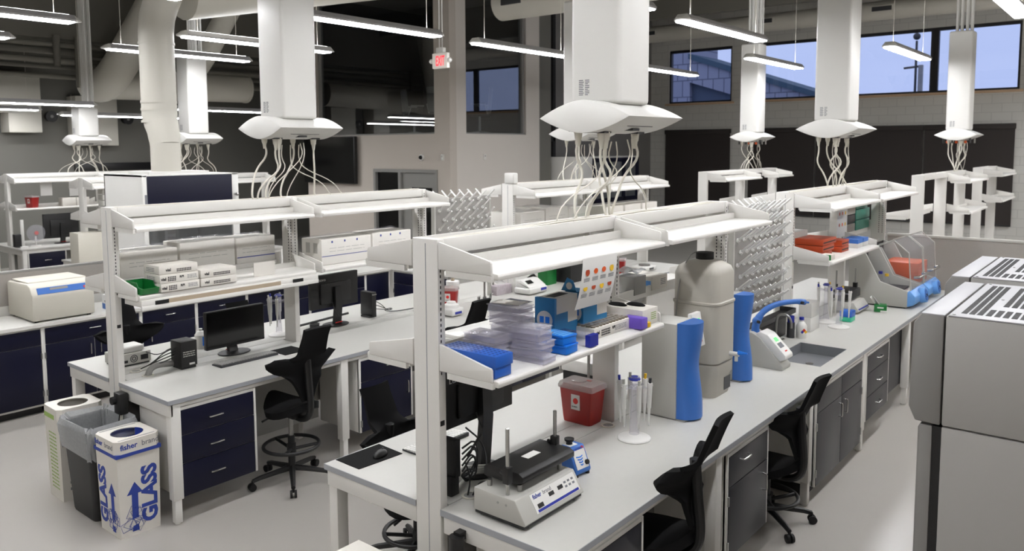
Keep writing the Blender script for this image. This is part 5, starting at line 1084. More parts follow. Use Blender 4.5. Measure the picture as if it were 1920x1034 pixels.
simple('tube_rack', 'small purple tube rack beside the white glove box', 'tube rack', MB().box(-0.10, 0.03, -0.035, 0.035, 0, 0.065, 0.005), 'purple', loc=(-2.262, 3.945, ZL))
simple('label_roll', 'small yellow roll at the shelf edge by the purple rack', 'roll', MB().cyl((0, 0, 0), (0, 0, 0.025), 0.022), 'yellow', loc=(-2.26, 4.02, ZL))
t = thing('hanging_sheet', 'paper sheet with eight colour photos hanging from the upper shelf edge', 'paper sheet', (-2.318, 3.47, UP-0.02))
MB().sheet(lambda u, v: (0.0-0.05*v*v, -0.165+0.33*u, 0.03-0.27*v+0.0*u), 8, 10, 0.0008).build('sheet', 'paper', t)
t.location = (-2.232, 3.475, UP-0.028)
for k in range(8):
    i, j = k % 4, k//4; y = -0.115+0.077*i; z = -0.045-0.085*j; v = (0.03-z)/0.27
    MB().lathe((0, 0, 0), [(0.019, 0), (0.019, 0.001)], 16, sx=0.75 if k % 3 else 1.0).xf(Matrix.Translation((-0.05*v*v+0.0002, y, z)) @ Matrix.Rotation(PI/2, 4, 'Y')).build('photo', ('rust', 'orange', 'orange', 'yellow', 'yellow', 'rust', 'yellow', 'rust')[k], t)
    m = MB(); lines(m, lambda a, b, c, e: m.box(-0.05*((0.03-c)/0.27)**2, -0.05*((0.03-c)/0.27)**2+0.0012, a, b, c, e), y-0.026, y+0.026, z-0.048, z-0.026, 3, k); m.build('caption', 'grayink', t)
# left side shelf of the near bench, second bay
carton('bagged_box', 'gray carton under a clear bag on the shelf behind the sharps bin', 'box', -2.98, -2.80, 4.80, 4.96, ZL, ZL+0.13, 'mgray', parts=[('bag_film', 'liner', lambda m, w, d, h: m.sheet(lambda u, v: (-w*1.05+2.1*w*u, -d*1.05+2.1*d*v, h+0.035+0.02*math.sin(9*u)*math.cos(8*v)), 8, 8))])
carton('supply_box', 'white box with a sky blue end panel behind the gray bagged box', 'box', -3.05, -2.80, 5.05, 5.28, ZL, ZL+0.10, parts=[('blue_panel', 'lblue', lambda m, w, d, h: m.box(w*0.4, w*0.9, -d-0.001, -d, 0.02, h*0.7)), ('small_print', 'grayink', print_lines)])
carton('paper_stack', 'pale notebook with yellowish pages on the left lower shelf by the front post', 'notebook', -3.05, -2.83, 2.72, 3.0, ZL, ZL+0.03, 'paper')
carton('clear_lid_box', 'flat white laptop-like tray on the left shelf behind the post', 'tray', -3.05, -2.80, 3.1, 3.4, ZL, ZL+0.02, 'whitep')
# far frame of the near bench
for i in range(3): carton('amber_rack', ['amber rust tube rack, lowest on the far shelf', 'amber rust tube rack stacked in the middle', 'amber rust tube rack on top of the pile'][i], 'tube rack', -2.62, -2.36, 7.45, 7.72+0.06*i, ZL+0.06*i, ZL+0.056+0.06*i, 'rust', parts=[('dark_gap', 'ink', lambda m, w, d, h: m.box(-w*0.9, w+0.001, -d*0.9, d*0.9, h*0.35, h*0.55))])
for i in range(2): carton('amber_rack', ['amber rust tube rack further right, lower one', 'amber rust tube rack further right, upper one'][i], 'tube rack', -2.58, -2.36, 8.02, 8.25, ZL+0.06*i, ZL+0.056+0.06*i, 'rust', parts=[('dark_gap', 'ink', lambda m, w, d, h: m.box(-w*0.9, w+0.001, -d*0.9, d*0.9, h*0.35, h*0.55))])
carton('wipe_box', 'flat green and white wipe box at the corner of the far shelf', 'box', -2.42, -2.27, 7.40, 7.52, ZL, ZL+0.05, 'cardw', parts=[('green_print', 'green', lambda m, w, d, h: m.box(-w, w+0.001, -d-0.001, -d, 0, h))])
carton('supply_box', 'white box with blue lettering behind the amber racks', 'box', -2.92, -2.72, 7.7, 8.1, ZL, ZL+0.20, 'whitep')
for k in range(2): carton('slide_box', ['white box with a blue lid band at the end of the far shelf', 'second blue banded white box at the end of the far shelf'][k], 'box', -2.50, -2.33, 8.45+0.2*k, 8.62+0.2*k, ZL, ZL+0.085, 'whitep', parts=[('blue_band', 'blue', lambda m, w, d, h: m.box(-w-0.001, w+0.001, -d-0.001, d+0.001, h*0.55, h*1.01))])
t = thing('tip_rack_wall', 'tall stack of blue and green boxes under the far upper shelf', 'rack', (-2.86, 9.85, ZL))
for i in range(4): MB().box(-0.06, 0.06, -0.22, 0.16, 0.02+0.105*i, 0.115+0.105*i, 0.004).build('box_row', ('mgray', 'dgray', 'lgray', 'blue')[i], t)
for i in range(3): MB().box(-0.06, 0.065, 0.18, 0.75-0.1*(i == 2), 0.02+0.13*i, 0.14+0.13*i, 0.004).build('green_box', mat('teal_green_plastic_%d' % i, (58, 132, 116), 0.4), t)
t = thing('hanging_sheet', 'small paper sheet with rows of colour photos on the far frame post', 'paper sheet', (-2.593, 8.82, 1.90)); MB().box(-0.001, 0.001, -0.19, 0.15, -0.22, 0.08).build('sheet', 'paper', t)
for k in range(6): MB().cyl((0.001, -0.12+0.1*(k % 3), 0.03-0.12*(k//3)), (0.002, -0.12+0.1*(k % 3), 0.03-0.12*(k//3)), 0.02, n=12).build('photo', ('rust', 'orange', 'yellow')[k % 3], t)
# ---------------------------------------------------------------- near bench, left end
t = thing('mouse_pad', 'black mouse pad on the left end of the near bench', 'mouse pad', (-3.367, 2.86, ZB)); MB().prism([(-0.115, -0.155), (0.09, -0.16), (0.112, 0.14), (-0.105, 0.155)], 'z', 0, 0.003).build('pad', 'fabric', t)
t = thing('computer_mouse', 'black computer mouse on the mouse pad', 'mouse', (-3.33, 2.90, ZB+0.003), 0.3); MB().ball((0, 0, 0.0), 0.058, 0.58, 1.0, 0.6).xf(Matrix.Identity(4)).build('mouse_body', 'black', t)
bm_ = t.children[0].data
for v in bm_.vertices: v.co.z = max(v.co.z, 0.0005)
MB().cyl((-0.004, 0.028, 0.03), (0.004, 0.028, 0.03), 0.007).build('scroll_wheel', 'dgray', t)
def keyboard(x, y, rz, lb, mt='lgray', kw=0.43):
    t = thing('keyboard', lb, 'keyboard', (x, y, ZB), rz)
    MB().prism([(-0.07, 0), (0.07, 0), (0.07, 0.012), (-0.07, 0.022)], 'y', -kw/2, kw/2, 0.003).build('keyboard_body', 'dgray', t)
    m = MB()
    for i in range(5):
        for j in range(int(kw/0.0245)): 
            xx = -0.05+0.024*i; m.box(xx-0.010, xx+0.010, -kw/2+0.012+0.0245*j, -kw/2+0.032+0.0245*j, 0.014, 0.027-0.0017*i, 0.001, 1)
    m.build('keys', mt, t); return t
keyboard(-3.22, 3.24, PI, 'pale keyboard on the near bench, mostly behind the front post', 'paper', 0.42)
# ---------------------------------------------------------------- second bench
monitor(-6.03, 3.655, PI, 0.985, 1.305, 0.55, 'black monitor facing the camera on the second bench', back=False)
keyboard(-5.755, 3.58, PI, 'long gray keyboard in front of the facing monitor on the second bench', 'mgray', 0.53)
monitor(-6.25, 4.88, 0, 1.095, 1.425, 0.58, 'black monitor on the second bench seen from behind, right of the middle post')
t = thing('mini_computer', 'black mini computer left of the facing monitor, with cords and small white print', 'computer', (-5.955, 3.16, ZB)); MB().box(-0.09, 0.07, -0.068, 0.068, 0.02, 0.222, 0.004).box(-0.08, 0.06, -0.06, 0.06, 0, 0.02).build('computer_case', 'black', t)
m = MB(); lines(m, lambda a, b, c, e: m.box(0.0695, 0.071, a, b, c, e), -0.05, 0.05, 0.10, 0.15, 3, 3); m.build('print', 'lgray', t); MB().box(0.0695, 0.0712, 0.0, 0.045, 0.03, 0.045).build('sticker', 'paper', t)
for k in range(4): MB().tube([(0.0-0.02*k, -0.07, 0.17-0.03*k), (0.0, -0.16-0.02*k, 0.16-0.03*k), (-0.06, -0.24, 0.07), (-0.12, -0.30, 0.03)], 0.0045, 6, smooth=2).build('cord', 'black', t)
t = thing('mini_computer', 'black mini computer standing right of the monitor seen from behind', 'computer', (-6.26, 5.33, ZB)); MB().box(-0.09, 0.09, -0.03, 0.03, 0.02, 0.265, 0.004).box(-0.07, 0.07, -0.045, 0.045, 0, 0.02).build('computer_case', 'black', t); MB().text('lenovo', 0.022, face_m((0.0905, -0.025, 0.235), (0, 1, 0), (0, 0, 1))).build('lettering', 'lgray', t)
for k in range(3): MB().tube([(0.0, 0.03, 0.18-0.05*k), (0.03, 0.14, 0.12-0.03*k), (0.05, 0.22+0.03*k, 0.03), (-0.02, 0.34, 0.04), (-0.06, 0.24, 0.02), (0.06, 0.30, 0.012), (0.08, 0.52+0.05*k, 0.008)], 0.004, 6, smooth=2).build('cord', 'black', t)
t = thing('lab_power_supply', 'white instrument with fan grille and rounded top behind the second bench post', 'instrument', (-6.40, 2.93, ZB)); MB().box(-0.16, 0.07, -0.13, 0.14, 0.012, 0.10, 0.004).build('instrument_case', 'lgray', t); MB().box(-0.12, 0.05, -0.12, 0.10, 0.10, 0.155, 0.02, 3).build('top_cover', 'whitep', t)
MB().tube([(0.071, 0.028*math.cos(k*PI/10), 0.055+0.028*math.sin(k*PI/10)) for k in range(20)], 0.003, 6, closed=True).tube([(0.071, 0.014*math.cos(k*PI/8), 0.055+0.014*math.sin(k*PI/8)) for k in range(16)], 0.003, 6, closed=True).build('fan_grille', 'dgray', t); MB().box(0.069, 0.073, 0.055, 0.115, 0.035, 0.075).box(0.069, 0.073, -0.09, -0.05, 0.03, 0.05).build('socket', 'ink', t); MB().box(-0.15, 0.06, -0.12, 0.13, 0, 0.012).build('feet', 'black', t)
MB().tube([(0.07, 0.10, 0.09), (0.16, 0.16, 0.06), (0.22, 0.25, 0.13), (0.3, 0.33, 0.09)], 0.004, 6, smooth=2).build('cord', 'black', t)
t = thing('gray_hose', 'gray corrugated hose rising from the grommet on the second bench', 'hose', (-5.955, 2.857, ZB)); MB().tube([(0, 0, 0), (0.0, 0.02, 0.05), (-0.03, 0.10, 0.06), (-0.06, 0.22, 0.035), (-0.12, 0.35, 0.02)], 0.024, 10, smooth=2).build('hose_wall', 'mgray', t)
t = thing('wash_bottle', 'white bottle with blue writing behind the facing monitor', 'bottle', (-6.42, 3.56, ZB)); MB().lathe((0, 0, 0), [(0.05, 0), (0.052, 0.01), (0.052, 0.12), (0.03, 0.15), (0.015, 0.155), (0.015, 0.175)], 20).build('bottle_body', 'whitep', t); MB().box(0.05, 0.0545, -0.012, 0.015, 0.03, 0.11).build('blue_writing', 'brightblue', t)
pipette_stand(-6.29, 4.27, 'clear pipette stand on the second bench left of the middle post', 0.40, 6)
t = thing('pencil_cup', 'dark wire mesh pencil cup right of the middle post', 'cup', (-6.06, 4.50, ZB)); MB().lathe((0, 0, 0), [(0.042, 0), (0.046, 0.1), (0.043, 0.1), (0.04, 0.003)], 20).build('cup_wall', clear('black_wire_mesh', opacity=0.6, rough=0.4, haze=(40, 40, 42)), t, fix=False); MB().tube([(0.046*math.cos(k*PI/10), 0.046*math.sin(k*PI/10), 0.1) for k in range(20)], 0.003, 6, closed=True).build('cup_rim', 'black', t)
t = thing('mouse_pad', 'dark pad with a pale edge at the counter edge beyond the saddle stool', 'mouse pad', (-5.72, 3.99, ZB)); MB().box(-0.13, 0.10, -0.12, 0.10, 0, 0.004).build('pad', 'fabric', t)
t = thing('black_bar', 'long black bar lying behind the monitor seen from the back', 'bar', (-6.38, 4.66, ZB)); MB().tube([(0.03, -0.18, 0.03), (0, 0.5, 0.05)], 0.012).build('bar', 'black', t)
# shelf goods of the second bench
def wrapped(y0, y1, x0, x1, zt, lb, dotsb=False, stripe=False):
    t = carton('wrapped_carton', lb, 'carton', x0, x1, y0, y1, ZL, zt, 'cartonw', group='film wrapped cartons', b=0.008)
    w, d, h = (x1-x0)/2, (y1-y0)/2, zt-ZL
    if dotsb:
        m = MB()
        for k in range(3): m.box(w-0.0003, w+0.0012, -d*0.62+d*0.5*k, -d*0.62+d*0.5*k+0.016, h*0.84, h*0.92)
        m.build('blue_marks', 'blueink', t); MB().box(w-0.0003, w+0.001, -d, d, h*0.33, h*0.355).build('blue_line', 'blueink', t)
        m = MB()
        for k in range(2): m.box(-w*0.55+w*0.75*k, -w*0.55+w*0.75*k+0.06, -d-0.001, -d+0.001, h*0.45, h*0.85)
        m.build('gray_patch', 'lgray', t)
    if stripe: MB().box(w-0.0003, w+0.001, -d+0.005, d-0.005, h*0.34, h*0.37).build('blue_line', 'blueink', t)
    m = MB(); lines(m, lambda a, b, c, e: m.box(w-0.0003, w+0.0008, a, b, c, c+0.004), -d*0.7, d*0.7, h*0.5, h*0.75, 2, int(y0*100), 0.5); m.build('faint_print', 'lgray', t)
    MB().sheet(lambda u, v: (-w-0.004+(2*w+0.008)*u, -d-0.003+(2*d+0.006)*v, h+0.010+0.008*math.sin(11*u+4*v)*math.sin(9*v+2)), 12, 16).build('film_top', 'wrap', t)
    MB().sheet(lambda u, v: (w+0.005+0.003*math.sin(8*u+6*v), -d+2*d*u, h*v), 14, 8).build('film_front', 'wrap', t)
wrapped(2.79, 3.255, -6.46, -6.18, 1.853, 'film-wrapped white carton behind the green bin and vial boxes')
wrapped(3.275, 3.775, -6.46, -6.18, 1.882, 'film-wrapped white carton in the middle of the first bay')
wrapped(3.79, 4.18, -6.46, -6.18, 1.873, 'film-wrapped white carton with a blue line, left of the middle post', stripe=True)
wrapped(4.35, 4.925, -6.02, -5.725, 1.84, 'film-wrapped carton with blue dots, nearer one right of the middle post', dotsb=True)
wrapped(4.935, 5.43, -6.02, -5.715, 1.85, 'film-wrapped carton with blue dots, farther one by the end post', dotsb=True)
for i in range(3): carton('vial_box', 'white printed vial box, %s of the stack of three' % ('lowest', 'middle', 'topmost')[i], 'vial box', -5.83, -5.585+0.01*(1-i), 2.80, 3.10, ZL+0.0645*i, ZL+0.062+0.0645*i, group='printed vial boxes', parts=[('printed_dots', 'ink', (lambda m, w, d, h: dots(m, w, d, h, -0.1, 0.75, 2)) if i == 2 else (lambda m, w, d, h: dots(m, w, d, h, -0.6, -0.1, 3))), ('vial_word', 'ink', vtext('vial', 0.030, -0.66 if i == 2 else -0.95, 0.32))] + ([] if i == 2 else [('lettering', 'ink', vtext('RPI', 0.024, 0.0, 0.45)), ('small_print', 'grayink', lambda m, w, d, h: lines(m, lambda a, b, c, e: m.box(w-0.0003, w+0.0008, a, b, c, e), d*0.4, d*0.9, h*0.3, h*0.8, 3, 5))]) + [('end_print', 'grayink', lambda m, w, d, h: lines(m, lambda a, b, c, e: m.box(a, b, -d-0.0008, -d+0.0003, c, e), -w*0.6, w*0.4, h*0.25, h*0.8, 3, 8))])
for i in range(2): carton('vial_box', 'white printed vial box, %s of the stack of two' % ('lower', 'upper')[i], 'vial box', -5.82, -5.58, 3.115, 3.415, ZL+0.0645*i, ZL+0.062+0.0645*i, group='printed vial boxes', parts=[('printed_dots', 'ink', lambda m, w, d, h: dots(m, w, d, h, -0.3, 0.7, 2)), ('vial_word', 'ink', vtext('vial', 0.030, -0.8, 0.32))])
t = thing('parts_bin', 'green open-front parts bin at the near end of the second bench shelf', 'bin', (-5.70, 2.725, ZL))
MB().box(-0.12, 0.10, -0.06, 0.06, 0, 0.004).box(-0.12, -0.116, -0.06, 0.06, 0, 0.085).prism([(-0.12, 0), (0.10, 0), (0.125, 0.045), (0.06, 0.05), (0.04, 0.085), (-0.12, 0.085)], 'y', -0.062, -0.058).prism([(-0.12, 0), (0.10, 0), (0.125, 0.045), (0.06, 0.05), (0.04, 0.085), (-0.12, 0.085)], 'y', 0.058, 0.062).prism([(0.10, 0), (0.104, 0), (0.13, 0.045), (0.125, 0.047)], 'y', -0.062, 0.062).build('bin_shell', 'green', t)
simple('paper_card', 'blank white card leaning against the carton on the second bench shelf', 'card', MB().box(-0.002, 0.002, -0.10, 0.10, 0, 0.115), 'cardw', loc=(-5.66, 3.72, ZL))
simple('wireless_box', 'small white box mounted on top of the far post of the second bench', 'box', MB().box(-0.075, 0.075, -0.04, 0.04, 0, 0.125, 0.01), 'whitep', loc=(-6.0, 7.36, 2.222))
# second bench beyond the rack
sharps(-5.90, 6.16, 0.5, 'red sharps bin on the second bench just right of the foreground post', s=0.92, w=0.1)
t = thing('microcentrifuge', 'white microcentrifuge with blue badge by the red sharps bin', 'centrifuge', (-5.62, 5.90, ZB)); MB().box(-0.1, 0.1, -0.09, 0.09, 0.01, 0.09, 0.02, 3).build('centrifuge_case', 'whitep', t); MB().lathe((0, 0, 0.088), [(0.085, 0), (0.075, 0.03), (0.05, 0.045), (0.045, 0.06), (0.02, 0.065)], 24).build('lid', 'whitep', t); MB().box(0.098, 0.102, -0.05, 0.05, 0.03, 0.055).build('badge', 'dblue', t)
t = thing('spectrophotometer', 'white rounded instrument with dark display and blue badge beyond the second sink', 'instrument', (-5.74, 7.42, ZB)); MB().box(-0.13, 0.11, -0.18, 0.18, 0.012, 0.085, 0.02, 3).build('instrument_base', 'whitep', t); MB().prism([(-0.12, 0.08), (-0.11, 0.17), (-0.03, 0.175), (0.09, 0.10), (0.10, 0.08)], 'y', -0.165, 0.165, 0.02).build('instrument_lid', 'whitep', t)
MB().prism([(0.0, 0.162), (0.05, 0.131), (0.0505, 0.133), (0.0005, 0.164)], 'y', -0.13, -0.02).build('display', 'screen', t); MB().box(0.108, 0.113, 0.04, 0.15, 0.04, 0.07).build('badge', 'dblue', t)
t = carton('tissue_box', 'flowered tissue box beside the second bench faucet', 'tissue box', -6.08, -5.95, 7.02, 7.30, ZB, ZB+0.11, mat('lilac_print_card', (196, 186, 192), 0.6, noise=0.25, scale=30))
MB().sheet(lambda u, v: (-0.02+0.04*u, -0.06+0.12*u+0.02*math.sin(6*v), 0.11+0.10*v*(1-abs(u-0.5))), 8, 8, 0.002).build('tissue', 'paper', t)
t = thing('paper_towel_roll', 'white roll and bottles behind the second bench faucet', 'towel roll', (-6.12, 6.45, ZB)); MB().cyl((0, 0, 0), (0, 0, 0.24), 0.075, n=24).build('roll', 'paper', t); MB().cyl((0, 0, 0.24), (0, 0, 0.27), 0.02).build('core', 'cardb', t)
t = thing('black_coil', 'tangle of black cords behind the white instrument', 'cord', (-6.0, 7.72, ZB))
for k in range(4): MB().tube([(0.03*k, 0.0, 0.0), (0.05, 0.06+0.02*k, 0.12), (-0.03, 0.12, 0.16-0.02*k), (-0.02, -0.08, 0.1), (0.04, -0.12, 0.02)], 0.007, 6, smooth=2).build('cord_sheath', 'black', t)
carton('green_board', 'green board among the black cords on the second bench', 'board', -6.05, -5.9, 7.95, 8.15, ZB, ZB+0.22, 'green')
carton('black_instrument', 'black boxy instrument far along the second bench', 'instrument', -6.08, -5.75, 8.25, 8.75, ZB, ZB+0.33, 'black')
sharps(-5.62, 9.15, 0.4, 'partly hidden red sharps bin far along the second bench', s=0.95)
t = thing('lab_balance', 'white flat balance seen through the near shelves on the second bench', 'balance', (-5.55, 9.75, ZB)); MB().box(-0.13, 0.13, -0.16, 0.16, 0.015, 0.07, 0.015).build('balance_body', 'whitep', t); MB().cyl((0, 0.03, 0.07), (0, 0.03, 0.09), 0.08).build('pan', 'steel', t); MB().box(0.128, 0.133, -0.06, 0.06, 0.03, 0.055).build('display', 'screen', t)
# wall telephone bundle visible over the second frame
for k in range(3): wrapped(7.42+0.5*k, 7.9+0.5*k, -6.40, -5.90, 1.86+0.03*(k % 2), 'film-wrapped carton on the far shelf of the second bench, %s from the near end' % ('first', 'second', 'third')[k])
for k in range(3): carton('supply_box', 'white box on the far shelf of the second bench, %s from the right end' % ('third', 'second', 'first')[k], 'box', -6.0, -5.72, 9.05+0.48*k, 9.48+0.48*k, ZL, ZL+0.24, 'cardw')
carton('green_box', 'green box between the cartons on the second bench far shelf', 'box', -6.0, -5.75, 8.62, 8.85, ZL, ZL+0.12, 'green')
# ---------------------------------------------------------------- left counter and beyond
t = thing('benchtop_centrifuge', 'ivory benchtop centrifuge with a blue control strip on the left counter', 'centrifuge', (-8.92, 3.30, 0.922))
MB().prism([(-0.33, 0.015), (-0.33, 0.37), (0.20, 0.385), (0.27, 0.36), (0.325, 0.27), (0.325, 0.015)], 'y', -0.30, 0.30, 0.02).build('centrifuge_case', 'offwhite', t)
MB().box(-0.28, 0.16, -0.27, 0.29, 0.378, 0.395, 0.008).build('lid', 'offwhite', t)
cn = Vector((0.09, 0, 0.055)).normalized(); cu_ = Vector((-0.055, 0, 0.09)).normalized(); co_ = Vector((0.325, 0, 0.27))
def cplate(m, u0, u1, v0, v1, e):
    q = [co_+cu_*v+Vector((0, u, 0))+cn*e for u, v in ((u0, v0), (u1, v0), (u1, v1), (u0, v1))]; m._addv(q+[w_-cn*(e+0.003) for w_ in q], [(0, 1, 2, 3), (7, 6, 5, 4), (0, 4, 5, 1), (1, 5, 6, 2), (2, 6, 7, 3), (3, 7, 4, 0)]); return m
cplate(MB(), -0.24, 0.27, 0.015, 0.085, 0.004).build('control_strip', 'blue', t); cplate(MB(), -0.12, 0.05, 0.05, 0.075, 0.006).build('display', 'mgray', t); cplate(cplate(MB(), 0.20, 0.225, 0.03, 0.055, 0.006), 0.235, 0.255, 0.03, 0.055, 0.006).build('button', 'redink', t)
for a in (-0.28, 0.28):
    for b in (-0.25, 0.25): MB().cyl((a, b, 0), (a, b, 0.02), 0.02).build('foot', 'rubber', t)
carton('printed_box', 'small blue and white printed box behind the second bench post on the left counter', 'box', -8.85, -8.62, 3.78, 3.98, 0.922, 1.08, 'blue', parts=[('white_print', 'paper', lambda m, w, d, h: m.box(-w, w+0.001, -d-0.001, -d*0.2, h*0.4, h+0.001))])
carton('lab_box', 'gray and navy instrument box on the counter under the fume hood corner', 'instrument', -8.60, -8.44, 5.50, 5.85, 0.922, 1.09, 'lgray', parts=[('navy_side', 'navy', lambda m, w, d, h: m.box(-w*0.8, w*0.8, -d-0.001, -d, 0.01, h-0.02))])
carton('cream_box', 'cream cardboard box beyond the partition, left of the second bench post', 'box', -12.75, -12.45, 5.02, 5.40, 0.92, 1.40, 'offwhite')
t = thing('storage_drawers', 'wall of clear storage drawers on the left shelf frame', 'drawers', (-12.45, 5.75, 1.608))
for i in range(5):
    for j in range(4): MB().box(-0.08, 0.08, -0.38+0.19*j, -0.21+0.19*j, 0.01+0.09*i, 0.09+0.09*i, 0.006).build('drawer', 'lgray', t)
sharps(-15.82, 5.62, 0.3, 'small red sharps bin on the shelf at the left edge', z=1.608, s=0.85)
for k in range(2): carton('supply_box', ['white box on the left edge shelf, nearer the red bin', 'white box on the left edge shelf, farther one'][k], 'box', -15.9, -15.7, 6.1+0.24*k, 6.33+0.24*k, 1.608, 1.76, 'cardw')
def small_bench(x, y, lb):
    t = thing('lab_bench', lb, 'bench', (x, y, 0))
    MB().box(-0.72, 0.72, 0, 3.2, 0.88, 0.911, 0.003).build('worktop', 'top', t); MB().box(-0.70, 0.70, 0.02, 0.05, 0.79, 0.88).box(0.66, 0.69, 0.02, 3.18, 0.82, 0.88).build('apron', 'white', t)
    for a in (-0.67, 0.67):
        for b in (0.06, 3.14): MB().box(a-0.035, a+0.035, b-0.035, b+0.035, 0, 0.88, 0.004).build('leg', 'white', t)
small_bench(-16.1, 5.25, 'white and gray bench at the far left with the black monitor'); small_bench(-12.72, 5.15, 'bench beyond the partition under the clear storage drawers')
cabinet(-15.42, 5.36, 6.0, 0.50, 0.84, 0.5, 'navy', [(5.378, 5.982, 0.50, 0.84, 'w', 5.68, 0.68, 0)], 'navy drawer under the far left bench')
monitor(-15.85, 6.10, 0, 1.02, 1.47, 0.62, 'black monitor on the far left bench', back=False)
t = thing('desk_fan', 'small white fan disc with red centre on the far left bench', 'fan', (-15.75, 5.62, ZB)); MB().cyl((0, 0, 0), (0, 0, 0.02), 0.09).cyl((0, 0, 0.02), (0, 0, 0.18), 0.015).build('fan_stand', 'whitep', t); MB().cyl((0, 0, 0.24), (0.05, 0, 0.24), 0.15, n=24).build('fan_cage', 'clearg', t); MB().cyl((0.05, 0, 0.24), (0.06, 0, 0.24), 0.035).build('fan_hub', mat('faded_red_hub', (200, 110, 110), 0.5), t)
t = thing('lab_stand', 'upright white stand with clamp on the far left bench', 'stand', (-15.62, 5.36, ZB)); MB().box(-0.08, 0.08, -0.06, 0.06, 0, 0.03, 0.004).box(-0.02, 0.02, -0.025, 0.025, 0.03, 0.50, 0.004).build('stand_column', 'whitep', t); MB().box(-0.06, 0.05, -0.14, -0.03, 0.02, 0.25, 0.01).build('motor', 'black', t)
for y, zz, lb in ((5.9, 1.98, 'white notice hanging from the upper shelf of the left edge frame'), (6.4, 1.95, 'second pale notice under the upper shelf of the left edge frame')): simple('notice_sheet', lb, 'notice', MB().box(-0.002, 0.002, -0.1, 0.1, -0.15, 0.12), 'paper', loc=(-15.9, y, zz-0.02))
